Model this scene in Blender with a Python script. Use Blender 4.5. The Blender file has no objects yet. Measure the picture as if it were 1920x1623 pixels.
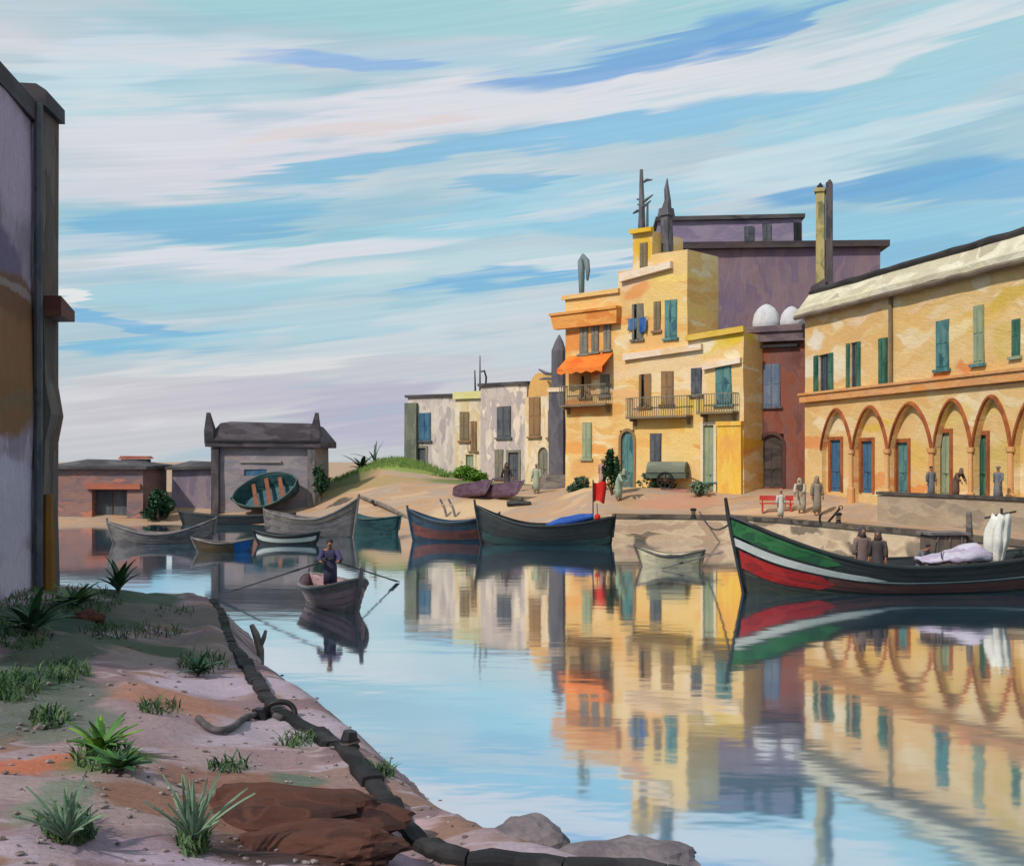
import bpy, bmesh, math, random
from mathutils import Vector, Matrix, noise as mnoise
random.seed(7)
PI = math.pi
SC = bpy.context.scene
COL = SC.collection

# ------------------------------------------------------------------ camera, light, exposure
F = 2059.0          # focal length in photo pixels (photo 1920 wide)
HZ = 865.0          # horizon row
H = 4.0             # eye height above the water
cam_d = bpy.data.cameras.new('camera')
cam = bpy.data.objects.new('camera', cam_d); COL.objects.link(cam)
cam.location = (0, 0, H); cam.rotation_euler = (PI/2, 0, 0)
cam_d.sensor_width = 36.0; cam_d.lens = 36.0*F/1920
cam_d.shift_y = (HZ-811.5)/1920
cam_d.clip_end = 6000; cam_d.clip_start = .1
SC.camera = cam
SC.view_settings.view_transform = 'Standard'
SC.view_settings.look = 'None'
SC.view_settings.exposure = 0.0
SC.view_settings.gamma = 1.0
SC.view_settings.use_curve_mapping = False
SC.cycles.max_bounces = 5; SC.cycles.diffuse_bounces = 2; SC.cycles.glossy_bounces = 3; SC.cycles.caustics_reflective = False; SC.cycles.caustics_refractive = False

SUN_AZ = math.radians(225)     # from the left and behind the camera
SUN_EL = math.radians(42)
sun_d = bpy.data.lights.new('sun', 'SUN'); sun_d.energy = 3.3; sun_d.angle = math.radians(2.0)
sun_d.color = (1.0, .93, .82)
sun = bpy.data.objects.new('sun', sun_d); COL.objects.link(sun)
sdir = Vector((math.sin(SUN_AZ)*math.cos(SUN_EL), math.cos(SUN_AZ)*math.cos(SUN_EL), math.sin(SUN_EL)))
sun.rotation_euler = sdir.to_track_quat('Z', 'Y').to_euler()
sun.location = (-40, -40, 60)

def lin(c):
    return tuple((x/255/12.92 if x/255 <= .04045 else ((x/255+.055)/1.055)**2.4) for x in c)

# ------------------------------------------------------------------ node helpers
class NT:
    def __init__(s, tree): s.t = tree; s.n = tree.nodes; s.l = tree.links
    def new(s, typ, **kw):
        n = s.n.new(typ)
        for k, v in kw.items(): setattr(n, k, v)
        return n
    def put(s, sock, v):
        if isinstance(v, bpy.types.NodeSocket): s.l.new(v, sock)
        elif v is not None: sock.default_value = v
    def math(s, op, a, b=None, c=None, clamp=False):
        n = s.new('ShaderNodeMath', operation=op, use_clamp=clamp)
        s.put(n.inputs[0], a)
        if b is not None: s.put(n.inputs[1], b)
        if c is not None: s.put(n.inputs[2], c)
        return n.outputs[0]
    def vmath(s, op, a, b=None, scale=None):
        n = s.new('ShaderNodeVectorMath', operation=op)
        s.put(n.inputs[0], a)
        if b is not None: s.put(n.inputs[1], b)
        if scale is not None: s.put(n.inputs['Scale'], scale)
        return n.outputs['Value'] if op in ('LENGTH', 'DOT_PRODUCT') else n.outputs[0]
    def mix(s, fac, a, b, mode='MIX'):
        n = s.new('ShaderNodeMix', data_type='RGBA', blend_type=mode)
        s.put(n.inputs[0], fac)
        s.put(n.inputs[6], a if isinstance(a, bpy.types.NodeSocket) else (*a, 1))
        s.put(n.inputs[7], b if isinstance(b, bpy.types.NodeSocket) else (*b, 1))
        return n.outputs[2]
    def mapping(s, v, loc=(0,0,0), rot=(0,0,0), sc=(1,1,1), typ='POINT'):
        n = s.new('ShaderNodeMapping', vector_type=typ)
        s.put(n.inputs['Vector'], v)
        n.inputs['Location'].default_value = loc
        n.inputs['Rotation'].default_value = rot
        n.inputs['Scale'].default_value = sc
        return n.outputs[0]
    def noise(s, v, scale=1, detail=2, rough=.5, color=False):
        n = s.new('ShaderNodeTexNoise')
        s.put(n.inputs['Vector'], v)
        n.inputs['Scale'].default_value = scale; n.inputs['Detail'].default_value = detail
        n.inputs['Roughness'].default_value = rough
        return n.outputs['Color' if color else 'Fac']
    def ramp(s, f, stops, interp='LINEAR'):
        n = s.new('ShaderNodeValToRGB'); n.color_ramp.interpolation = interp
        els = n.color_ramp.elements
        while len(els) < len(stops): els.new(.5)
        for e, (p, c) in zip(els, stops): e.position = p; e.color = (*c, 1)
        s.put(n.inputs[0], f)
        return n.outputs[0]
    def mrange(s, v, a, b, c=0., d=1., smooth=True):
        n = s.new('ShaderNodeMapRange', interpolation_type='SMOOTHSTEP' if smooth else 'LINEAR')
        s.put(n.inputs[0], v)
        for i, x in enumerate((a, b, c, d)): n.inputs[i+1].default_value = x
        return n.outputs[0]
    def strokes(s, vec, base, lst, k=1.0, soft=.55):
        """lay elliptical brush dabs (loc, scale, tilt, axis, colour) over a base colour"""
        col = base
        for loc, sc, rot, c, op in lst:
            m = s.mapping(vec, loc, rot, sc, 'TEXTURE')
            L = s.vmath('LENGTH', m)
            f = s.mrange(L, 1.0, soft, 0, op)
            col = s.mix(f, col, tuple(x*k for x in lin(c)))
        return col

# ------------------------------------------------------------------ sky
world = bpy.data.worlds.new('World'); SC.world = world; world.use_nodes = True
w = NT(world.node_tree); w.n.clear()
wout = w.new('ShaderNodeOutputWorld'); bg = w.new('ShaderNodeBackground')
bg.inputs['Strength'].default_value = .1
w.l.new(bg.outputs[0], wout.inputs[0])
sky = w.new('ShaderNodeTexSky', sky_type='NISHITA'); sky.sun_disc = False
sky.sun_elevation = SUN_EL; sky.sun_rotation = SUN_AZ; sky.air_density = 1.0; sky.dust_density = .6
tc = w.new('ShaderNodeTexCoord')
sep = w.new('ShaderNodeSeparateXYZ'); w.l.new(tc.outputs['Generated'], sep.inputs[0])
az = w.math('ARCTAN2', sep.outputs[0], sep.outputs[1])
hyp = w.math('SQRT', w.math('ADD', w.math('MULTIPLY', sep.outputs[0], sep.outputs[0]), w.math('MULTIPLY', sep.outputs[1], sep.outputs[1])))
el = w.math('ABSOLUTE', w.math('ARCTAN2', sep.outputs[2], hyp))
cmb = w.new('ShaderNodeCombineXYZ'); w.l.new(az, cmb.inputs[0]); w.l.new(el, cmb.inputs[1])
ae = cmb.outputs[0]
tilt = w.mapping(ae, rot=(0, 0, math.radians(-7)))
# wind-drawn distortion, so that every band has a ragged edge
d1 = w.noise(w.mapping(tilt, sc=(4, 14, 1)), 1, 3, .55, True)
d1 = w.vmath('MULTIPLY', w.vmath('SUBTRACT', d1, (.5, .5, .5)), (.22, .05, 0))
d2 = w.noise(w.mapping(tilt, sc=(5, 150, 1)), 1, 2, .6, True)
d2 = w.vmath('MULTIPLY', w.vmath('SUBTRACT', d2, (.5, .5, .5)), (.16, .006, 0))
aed = w.vmath('ADD', w.vmath('ADD', ae, d1), d2)
K = 10.0
streak = w.noise(w.mapping(w.vmath('ADD', tilt, d1), sc=(1.8, 13, 1)), 1, 3, .55)
cloud_c = w.ramp(streak, [(.30, tuple(x*K for x in lin((146, 194, 214)))), (.46, tuple(x*K for x in lin((178, 209, 219)))), (.60, tuple(x*K for x in lin((212, 217, 222))))])
hor = w.mrange(el, .17, .02)
cloud_c = w.mix(w.math('MULTIPLY', hor, .85), cloud_c, tuple(x*K for x in lin((199, 201, 207))))
basec = w.mix(.88, sky.outputs[0], cloud_c)
SK = [ # px, py, half length, half width, tilt, colour, opacity
 (950,20,900,50,0,(164,208,216),.9),(1000,105,420,40,3,(178,207,223),.8),(1800,70,260,70,5,(168,210,221),.9),
 (300,110,260,45,6,(206,219,230),.8),(120,160,150,60,15,(196,219,228),.8),(330,185,260,45,12,(176,211,222),.7),
 (480,240,420,55,5,(219,220,228),.9),(1000,190,560,55,6,(221,222,229),.95),(1500,130,440,36,9,(216,223,229),.9),
 (640,122,180,16,0,(148,184,226),.9),(1190,98,270,30,12,(96,154,220),.95),(1390,62,170,20,14,(96,154,218),.95),
 (980,275,460,28,8,(138,190,224),.9),(1300,228,330,26,8,(146,198,226),.85),(1650,200,300,40,8,(166,210,226),.85),
 (1560,285,330,40,8,(198,222,231),.8),(1640,335,230,28,5,(84,156,216),.95),(1860,330,130,30,0,(106,174,222),.9),
 (700,312,270,26,10,(134,188,219),.85),(480,300,220,26,8,(216,217,227),.9),(330,420,210,36,10,(110,178,217),.95),
 (500,372,220,20,12,(124,188,219),.85),(720,430,380,32,8,(158,206,220),.85),(500,472,340,28,8,(217,221,229),.95),
 (1010,385,320,40,5,(162,208,226),.8),(950,348,80,20,0,(120,184,222),.9),(1150,410,160,30,0,(146,200,224),.8),
 (800,510,320,30,8,(190,216,222),.8),(960,522,290,17,10,(106,176,224),.95),(1090,480,130,18,12,(210,222,228),.9),
 (400,545,270,25,5,(168,208,221),.85),(250,598,150,13,-6,(106,176,224),.95),(310,636,190,22,9,(110,184,222),.95),
 (620,600,320,28,8,(178,210,221),.8),(600,655,380,26,6,(202,213,219),.9),(170,555,46,22,0,(228,230,230),.95),
 (1700,465,280,32,0,(118,184,222),.9),(1750,405,260,38,0,(146,200,224),.85),(600,725,520,55,3,(203,204,210),.85),
 (300,790,270,60,3,(202,202,209),.85),(720,800,140,50,0,(188,187,207),.8),(1000,650,140,50,5,(198,210,216),.85),
 (900,590,200,18,8,(197,214,222),.85),(640,250,240,12,6,(222,210,208),.6),(450,745,220,34,4,(194,192,206),.85),(690,775,130,60,0,(184,183,202),.85),(260,760,150,40,0,(200,198,206),.8),(760,690,160,30,6,(198,200,208),.8),(420,690,260,16,6,(222,222,222),.7),(300,330,200,40,14,(214,215,224),.8)]
sl = []
for px, py, hl, hw, t, c, op in SK:
    if c[0] < 135: c = tuple(x*.72+y*.28 for x, y in zip(c, (158, 196, 214))); op *= .88
    hw *= .9
    a = math.atan((px-960)/F); e = math.atan((HZ-py)/F*math.cos(a))
    sl.append(((a, e, 0), (hl/F*1.15, hw/F*1.2, 1), (0, 0, math.radians(t)), c, op))
skyc = w.strokes(aed, basec, sl, K, .6)
bristle = w.noise(w.mapping(tilt, sc=(2.2, 300, 1)), 1, 2, .6)
skyc = w.mix(1.0, skyc, w.ramp(bristle, [(.3, (.955, .96, .965)), (.7, (1.04, 1.035, 1.03))]), 'MULTIPLY')
mid = w.noise(w.mapping(w.vmath('ADD', tilt, d2), sc=(4.2, 36, 1)), 1, 3, .6)
skyc = w.mix(w.mrange(mid, .54, .68, 0, .55), skyc, tuple(x*K for x in lin((221, 222, 226))))
skyc = w.mix(w.mrange(mid, .45, .32, 0, .42), skyc, tuple(x*K for x in lin((140, 188, 210))))
w.l.new(skyc, bg.inputs['Color'])

# ------------------------------------------------------------------ materials
ALB = .80
def brush(name, cols, scale=1.0, direction='h', rough=.7, bump=.35, strokes=None, tilt=0, plane='xz', k=ALB, vary=1.0, contrast=.5, spec=.3):
    """pigment laid in brushy dabs: stretched cells of slightly different tone, with bristle relief"""
    m = bpy.data.materials.new(name); m.use_nodes = True
    t = NT(m.node_tree); t.n.clear()
    out = t.new('ShaderNodeOutputMaterial'); b = t.new('ShaderNodeBsdfPrincipled')
    t.l.new(b.outputs[0], out.inputs[0])
    co = t.new('ShaderNodeTexCoord').outputs['Object']
    warp = t.vmath('SUBTRACT', t.noise(co, .9/scale, 2, .5, True), (.5, .5, .5))
    cw = t.vmath('ADD', co, t.vmath('SCALE', warp, scale=.9*scale))
    s = 1.0/scale
    if direction == 'h': ms, bs = (s*.6, s*.6, s*2.3), (s*2.2, s*2.2, s*17)
    elif direction == 'v': ms, bs = (s*2.2, s*2.2, s*.55), (s*16, s*16, s*1.8)
    elif direction == 'gx': ms, bs = (s*.6, s*2.2, s*2.2), (s*1.2, s*22, s*22)
    elif direction == 'gy': ms, bs = (s*2.2, s*.6, s*2.2), (s*22, s*1.2, s*22)
    else: ms, bs = (s, s, s), (s*9, s*9, s*9)
    rot = (0, math.radians(-tilt), 0) if plane == 'xz' else (0, 0, math.radians(tilt))
    cr = t.mapping(cw, rot=rot)
    cb = t.mapping(t.vmath('ADD', co, t.vmath('SCALE', warp, scale=.22*scale)), rot=rot)
    v = t.new('ShaderNodeTexVoronoi', feature='SMOOTH_F1'); v.inputs['Smoothness'].default_value = .35
    t.l.new(t.mapping(cr, sc=ms), v.inputs['Vector']); v.inputs['Scale'].default_value = 1
    sx = t.new('ShaderNodeSeparateColor'); t.l.new(v.outputs['Color'], sx.inputs[0])
    big = t.noise(cr, .35*s, 2)
    fac = t.math('ADD', t.math('MULTIPLY', sx.outputs[0], contrast), t.math('MULTIPLY', big, 1-contrast))
    n = len(cols)
    lc = [tuple(x*k for x in lin(c)) for c in cols]
    stops = [(.25+.5*i/max(1, n-1), c) for i, c in enumerate(lc)]
    col = t.ramp(fac, stops) if n > 1 else None
    if n == 1:
        c0 = lc[0]; col = t.ramp(fac, [(.25, tuple(x*.78 for x in c0)), (.75, tuple(min(1, x*1.18) for x in c0))])
    br = t.noise(t.mapping(cb, sc=bs), 1, 2, .6)
    if strokes:
        fine = t.vmath('SCALE', t.vmath('SUBTRACT', t.noise(t.mapping(cb, sc=bs), 1, 2, .6, True), (.5, .5, .5)), scale=.28*scale)
        if plane == 'xy':
            fine = t.vmath('MULTIPLY', fine, (1, 1, 0))
        col = t.strokes(t.vmath('ADD', cw, fine), col, strokes, k, .62)
    col = t.mix(vary, col, t.mix(1.0, col, t.ramp(br, [(.3, (.915, .915, .925)), (.7, (1.075, 1.07, 1.06))]), 'MULTIPLY'))
    grit = t.noise(co, 7*s+6, 4, .65)
    col = t.mix(1.0, col, t.ramp(grit, [(.3, (.88, .87, .87)), (.52, (1, 1, 1)), (.72, (1.07, 1.07, 1.06))]), 'MULTIPLY')
    t.l.new(col, b.inputs['Base Color'])
    b.inputs['Roughness'].default_value = rough
    b.inputs['Specular IOR Level'].default_value = spec
    bp = t.new('ShaderNodeBump'); bp.inputs['Strength'].default_value = bump; bp.inputs['Distance'].default_value = .03*scale
    hgt = t.math('ADD', t.math('MULTIPLY', t.math('ADD', br, grit), .6), t.math('MULTIPLY', sx.outputs[1], .6))
    t.l.new(hgt, bp.inputs['Height']); t.l.new(bp.outputs[0], b.inputs['Normal'])
    return m

_mc = {}
def M(key, *a, **k):
    if key not in _mc: _mc[key] = brush(key, *a, **k)
    return _mc[key]

# ------------------------------------------------------------------ mesh builder
class MB:
    def __init__(s): s.v = []; s.f = []; s.smooth = False
    def add(s, vs, fs):
        o = len(s.v); s.v += [tuple(v) for v in vs]; s.f += [tuple(i+o for i in f) for f in fs]
        return s
    def box(s, x0, x1, y0, y1, z0, z1, taper=0, M4=None):
        vs = [(x0,y0,z0),(x1,y0,z0),(x1,y1,z0),(x0,y1,z0),(x0+taper,y0+taper,z1),(x1-taper,y0+taper,z1),(x1-taper,y1-taper,z1),(x0+taper,y1-taper,z1)]
        if M4 is not None: vs = [M4 @ Vector(v) for v in vs]
        return s.add(vs, [(3,2,1,0),(4,5,6,7),(0,1,5,4),(1,2,6,5),(2,3,7,6),(3,0,4,7)])
    def tube(s, pts, r, n=8, cap=True):
        pts = [Vector(p) for p in pts]; m = len(pts)
        rs = r if isinstance(r, (list, tuple)) else [r]*m
        rings = []; up = Vector((0, 0, 1)); prev = None
        for i, p in enumerate(pts):
            d = (pts[min(i+1, m-1)]-pts[max(i-1, 0)]).normalized()
            if prev is None: a = d.cross(up if abs(d.z) < .95 else Vector((1, 0, 0))).normalized()
            else: a = (prev - d*prev.dot(d)).normalized()
            prev = a; b = d.cross(a)
            rings.append([p + (a*math.cos(2*PI*j/n)+b*math.sin(2*PI*j/n))*rs[i] for j in range(n)])
        vs = [v for r_ in rings for v in r_]
        fs = [(i*n+j, i*n+(j+1) % n, (i+1)*n+(j+1) % n, (i+1)*n+j) for i in range(m-1) for j in range(n)]
        if cap: fs += [tuple(range(n))[::-1], tuple((m-1)*n+j for j in range(n))]
        return s.add(vs, fs)
    def rings(s, rings, cap=True, closed=True):
        n = len(rings[0]); m = len(rings)
        vs = [v for r in rings for v in r]
        fs = [(i*n+j, i*n+(j+1) % n, (i+1)*n+(j+1) % n, (i+1)*n+j) for i in range(m-1) for j in range(n if closed else n-1)]
        if cap and closed: fs += [tuple(range(n))[::-1], tuple((m-1)*n+j for j in range(n))]
        return s.add(vs, fs)
    def prism(s, poly, y0, y1):
        """polygon in xz pushed from y0 to y1"""
        n = len(poly)
        vs = [(x, y0, z) for x, z in poly]+[(x, y1, z) for x, z in poly]
        return s.add(vs, [tuple(range(n)), tuple(range(n, 2*n))[::-1]]+[(j, j+n, (j+1) % n+n, (j+1) % n) for j in range(n)])
    def blob(s, c, r, seed=0, amp=.2, sub=2):
        bm = bmesh.new(); bmesh.ops.create_icosphere(bm, subdivisions=sub, radius=1)
        vs = []
        for v in bm.verts:
            q = 1+amp*mnoise.noise(v.co*1.6+Vector((seed*3.7, seed*1.3, 0)))*2
            vs.append((c[0]+v.co.x*r[0]*q, c[1]+v.co.y*r[1]*q, c[2]+v.co.z*r[2]*q))
        fs = [tuple(v.index for v in f.verts) for f in bm.faces]; bm.free()
        return s.add(vs, fs)
    def build(s, name, mat, parent=None, smooth=False, wob=0, kind=None):
        me = bpy.data.meshes.new(name)
        v = s.v
        if wob:
            v = [tuple(Vector(p)+mnoise.noise_vector(Vector(p)*.55+Vector((3.1, 7.7, 1.9)))*wob) for p in v]
        me.from_pydata(v, [], s.f); me.update()
        bm = bmesh.new(); bm.from_mesh(me); bmesh.ops.recalc_face_normals(bm, faces=bm.faces); bm.to_mesh(me); bm.free()
        if smooth:
            for p in me.polygons: p.use_smooth = True
        me.materials.append(mat)
        o = bpy.data.objects.new(name, me); COL.objects.link(o)
        if parent is not None: o.parent = parent
        if kind: o['kind'] = kind
        return o

def thing(name, label, cat, loc=(0, 0, 0), rz=0, group=None, rot=None):
    o = bpy.data.objects.new(name, None); COL.objects.link(o)
    o.empty_display_size = .3
    o.location = loc; o.rotation_euler = rot if rot else (0, 0, rz)
    tag(o, label, cat, group); return o
def tag(o, label, cat, group=None):
    o['label'] = label; o['category'] = cat
    if group: o['group'] = group
    return o
def dup(root, loc=None, rot=None, label=None, mats=None, group=None):
    def cp(o, parent):
        c = o.copy(); COL.objects.link(c)
        if parent is not None: c.parent = parent
        for ch in list(o.children): cp(ch, c)
        return c
    r = cp(root, None)
    if loc: r.location = loc
    if rot: r.rotation_euler = rot
    if label: r['label'] = label
    if group: r['group'] = group
    return r
def at(px, py, D):
    """the point on the sight line of photo pixel (px, py) at depth D"""
    return Vector(((px-960)/F*D, D, H-(py-HZ)/F*D))
def on(px, py, z=0.0):
    """the point of the level z that is seen at a photo pixel"""
    D = (H-z)*F/(py-HZ)
    return Vector(((px-960)/F*D, D, z))

class Frame:
    """a facade: origin at its left foot, local x along it, local y going in"""
    def __init__(s, P0, P1, z):
        s.O = Vector((P0[0], P0[1], z)); s.th = math.atan2(P1[1]-P0[1], P1[0]-P0[0])
        s.L = math.hypot(P1[0]-P0[0], P1[1]-P0[1])
        s.n = Vector((-math.sin(s.th), math.cos(s.th), 0)); s.a = Vector((math.cos(s.th), math.sin(s.th), 0))
    def px(s, px, py, w=0.0):
        d = Vector(((px-960)/F, 1, (HZ-py)/F)); C = Vector((0, 0, H))
        k = (w-(C-s.O).dot(s.n))/d.dot(s.n)
        P = C+d*k-s.O
        return P.dot(s.a), P.z
    def rect(s, x0, x1, y0, y1, w=0.0):
        xm, ym = (x0+x1)/2, (y0+y1)/2
        u0, _ = s.px(x0, ym, w); u1, _ = s.px(x1, ym, w); _, zt = s.px(xm, y0, w); _, zb = s.px(xm, y1, w)
        return u0, u1, zb, zt
    def dab(s, px, py, hl, hw, tilt, c, op=.85):
        u, z = s.px(px, py); u1, _ = s.px(px+hl, py); _, z1 = s.px(px, py-hw)
        vert = abs(tilt) > 60
        if vert:
            _, z1 = s.px(px, py-hl); u1, _ = s.px(px+hw, py)
            return ((u, 0, z), (u1-u, 3, z1-z), (0, math.radians(90-abs(tilt)), 0), c, op)
        return ((u, 0, z), (u1-u, 3, z1-z), (0, math.radians(-tilt), 0), c, op)

def facade(mb, u0, u1, z0, z1, depth, holes=(), solid=None, step=.7, extra_u=(), extra_z=()):
    us = sorted({round(x, 4) for x in [u0, u1, *extra_u]+[h[i] for h in holes for i in (0, 1)] if u0-1e-6 <= x <= u1+1e-6})
    zs = sorted({round(x, 4) for x in [z0, z1, *extra_z]+[h[i] for h in holes for i in (2, 3)] if z0-1e-6 <= x <= z1+1e-6})
    def fill(a):
        r = []
        for p, q in zip(a, a[1:]):
            n = max(1, int((q-p)/step)); r += [p+(q-p)*i/n for i in range(n)]
        return r+[a[-1]]
    us, zs = fill(us), fill(zs)
    nu, nz = len(us)-1, len(zs)-1
    def cell(i, j):
        if i < 0 or j < 0 or i >= nu or j >= nz: return None
        u, z = (us[i]+us[i+1])/2, (zs[j]+zs[j+1])/2
        if solid and not solid(u, z): return None
        for h in holes:
            if h[0] < u < h[1] and h[2] < z < h[3]: return h[4]
        return 0.0
    g = [[cell(i, j) for j in range(nz)] for i in range(nu)]
    get = lambda i, j: g[i][j] if 0 <= i < nu and 0 <= j < nz else None
    idx = {}
    def V(u, y, z):
        k = (round(u, 4), round(y, 4), round(z, 4))
        if k not in idx: idx[k] = len(mb.v); mb.v.append(k)
        return idx[k]
    for i in range(nu):
        for j in range(nz):
            d = get(i, j)
            if d is None: continue
            a, b, c, e = us[i], us[i+1], zs[j], zs[j+1]
            mb.f.append((V(a, d, c), V(b, d, c), V(b, d, e), V(a, d, e)))
            mb.f.append((V(a, depth, c), V(a, depth, e), V(b, depth, e), V(b, depth, c)))
            for (ni, nj, p, q) in ((i-1, j, (a, c), (a, e)), (i+1, j, (b, c), (b, e)), (i, j-1, (a, c), (b, c)), (i, j+1, (a, e), (b, e))):
                o = get(ni, nj); o = depth if o is None else o
                if o > d: mb.f.append((V(p[0], d, p[1]), V(q[0], d, q[1]), V(q[0], o, q[1]), V(p[0], o, p[1])))
    return mb

GLASS = brush('window_glass', [(40, 48, 56), (70, 84, 96)], .5, 'v', .12, .05, k=1, spec=.6)
IRON = brush('black_iron', [(22, 22, 25), (40, 39, 43)], .4, 'v', .5, .3, k=1)
DARKWOOD = brush('dark_wood', [(52, 44, 42), (84, 72, 66)], .5, 'h', .7, .4, k=1)

def window(root, r, wall_r, frame_m, shutter_m, style='closed', sill=True, label=None):
    u0, u1, z0, z1 = r
    t = .07
    fb = MB()
    y0, y1 = wall_r-.1, wall_r-.02
    fb.box(u0, u1, y0, y1, z0, z0+t); fb.box(u0, u1, y0, y1, z1-t, z1)
    fb.box(u0, u0+t, y0, y1, z0+t, z1-t); fb.box(u1-t, u1, y0, y1, z0+t, z1-t)
    um = (u0+u1)/2
    fb.box(um-.03, um+.03, y0+.005, y1, z0+t, z1-t)
    fo = fb.build('window', frame_m, root)
    if label: fo['label'] = label
    for a, b in ((u0+t, um-.03), (um+.03, u1-t)):
        MB().box(a, b, y1-.02, y1-.005, z0+t, z1-t).build('pane', GLASS, fo)
    if sill:
        MB().box(u0-.12, u1+.12, -.16, y0, z0-.12, z0).build('sill', frame_m, fo)
    wd = u1-u0
    if style == 'closed':
        for k, (a, b) in enumerate(((u0+.01, um-.012), (um+.012, u1-.01))):
            sm = MB().box(a, b, -.05-.012*k, -.008-.012*k, z0+.01, z1-.01)
            sm.box(a+.05, b-.05, -.075-.012*k, -.05-.012*k, z0+.12, (z0+z1)/2-.06); sm.box(a+.05, b-.05, -.075-.012*k, -.05-.012*k, (z0+z1)/2+.06, z1-.12)
            sm.build('shutter', shutter_m, fo)
    elif style == 'open':
        for a, b in ((u0-wd*.46, u0-.02), (u1+.02, u1+wd*.46)):
            sm = MB().box(a, b, -.07, -.02, z0, z1)
            sm.box(a+.05, b-.05, -.095, -.07, z0+.12, (z0+z1)/2-.06); sm.box(a+.05, b-.05, -.095, -.07, (z0+z1)/2+.06, z1-.12)
            sm.build('shutter', shutter_m, fo)
    elif style == 'ajar':
        for sgn, a in ((1, u0+.01), (-1, u1-.01)):
            M4 = Matrix.Translation((a, -.01, 0)) @ Matrix.Rotation(-sgn*math.radians(38), 4, 'Z')
            x0, x1 = (0, wd/2-.02) if sgn > 0 else (-wd/2+.02, 0)
            MB().box(x0, x1, -.045, 0, z0+.01, z1-.01, M4=M4).build('shutter', shutter_m, fo)
    return fo

def door(root, r, wall_r, mat, frame_m, arched=False):
    u0, u1, z0, z1 = r
    um = (u0+u1)/2; rad = (u1-u0)/2
    def outline(o):
        if not arched: return [(u0-o, z0), (u1+o, z0), (u1+o, z1+o), (u0-o, z1+o)]
        zc = z1-rad
        return [(u0-o, z0), (u1+o, z0)]+[(um+(rad+o)*math.cos(a), zc+(rad+o)*math.sin(a)) for a in [PI*i/10 for i in range(11)]]
    d = MB().prism(outline(-.08), wall_r-.12, wall_r-.01)
    zt = z1-(rad if arched else .25)
    for a, b in ((u0+.16, um-.05), (um+.05, u1-.16)):
        if b-a > .08:
            d.box(a, b, wall_r-.15, wall_r-.12, z0+.2, z0+.9); d.box(a, b, wall_r-.15, wall_r-.12, z0+1.05, zt)
    do = d.build('door', mat, root)
    o1, o2 = outline(.1), outline(-.08)
    fb = MB(); n = len(o1)
    ri = [[(x, y, z) for (x, z), y in ((o1[i], -.06), (o2[i], -.06), (o2[i], wall_r-.02), (o1[i], wall_r-.02))] for i in list(range(1, n))+[0]]
    fb.rings(ri, cap=True)
    fb.build('door_frame', frame_m, do)
    MB().tube([(um+.06, wall_r-.16, z0+1.0), (um+.06, wall_r-.23, z0+1.0)], .03, 8).build('handle', IRON, do)
    return do

def balcony(root, r, mat, rail_m, depth=.75):
    u0, u1, z0, z1 = r
    b = MB().box(u0, u1, -depth, -.003, z0, z0+.12).build('balcony', mat, root)
    rb = MB(); zt = z1
    rb.box(u0, u1, -depth, -depth+.05, zt-.05, zt); rb.box(u0, u0+.05, -depth+.05, -.003, zt-.05, zt); rb.box(u1-.05, u1, -depth+.05, -.003, zt-.05, zt)
    n = max(4, int((u1-u0)/.16))
    for i in range(n+1):
        x = u0+.02+(u1-u0-.04)*i/n; rb.box(x-.014, x+.014, -depth+.01, -depth+.04, z0+.12, zt-.05)
    for x in (u0+.025, u1-.025):
        for i in range(1, 4): rb.box(x-.014, x+.014, -depth+depth*i/4-.014, -depth+depth*i/4+.014, z0+.12, zt-.05)
    rb.build('railing', rail_m, b)
    for x in (u0+.25, u1-.25):
        MB().prism([(x-.07, z0-.42), (x+.07, z0-.42), (x+.07, z0-.003), (x-.07, z0-.003)], -.16, -.003).box(x-.06, x+.06, -depth*.8, -.163, z0-.16, z0-.003).build('bracket', mat, b)
    return b

# ================================================================== WATER AND GROUND
def smooth(x): x = max(0., min(1., x)); return x*x*(3-2*x)
def water_material():
    m = bpy.data.materials.new('harbour_water'); m.use_nodes = True
    t = NT(m.node_tree); t.n.clear()
    out = t.new('ShaderNodeOutputMaterial')
    co = t.new('ShaderNodeTexCoord').outputs['Object']
    dif = t.new('ShaderNodeBsdfDiffuse'); glo = t.new('ShaderNodeBsdfGlossy')
    n1 = t.noise(t.mapping(co, sc=(.5, 1.6, 1)), .35, 3, .55)
    c = t.ramp(n1, [(.35, lin((54, 134, 178))), (.65, lin((100, 176, 210)))])
    t.l.new(c, dif.inputs['Color'])
    glo.inputs['Color'].default_value = (.97, .97, .97, 1); glo.inputs['Roughness'].default_value = .06
    bp = t.new('ShaderNodeBump'); bp.inputs['Strength'].default_value = 1.0; bp.inputs['Distance'].default_value = 1.0
    h1 = t.noise(t.mapping(co, sc=(.8, 1.5, 1)), 1.1, 2, .5)
    h2 = t.noise(t.mapping(co, sc=(.35, .6, 1)), .55, 2, .5)
    t.l.new(t.math('ADD', t.math('MULTIPLY', h1, .0032), t.math('MULTIPLY', h2, .0075)), bp.inputs['Height'])
    t.l.new(bp.outputs[0], glo.inputs['Normal'])
    lw = t.new('ShaderNodeLayerWeight'); lw.inputs['Blend'].default_value = .5
    fac = t.mrange(lw.outputs['Facing'], .6, .86, .68, .97)
    mx = t.new('ShaderNodeMixShader'); t.l.new(fac, mx.inputs[0]); t.l.new(dif.outputs[0], mx.inputs[1]); t.l.new(glo.outputs[0], mx.inputs[2])
    t.l.new(mx.outputs[0], out.inputs[0])
    return m
wb = MB(); wb.add([(-900, -60, 0), (60, -60, 0), (60, 120, 0), (-900, 120, 0)], [(0, 1, 2, 3)])
wb.build('water', water_material(), kind='structure')

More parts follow.
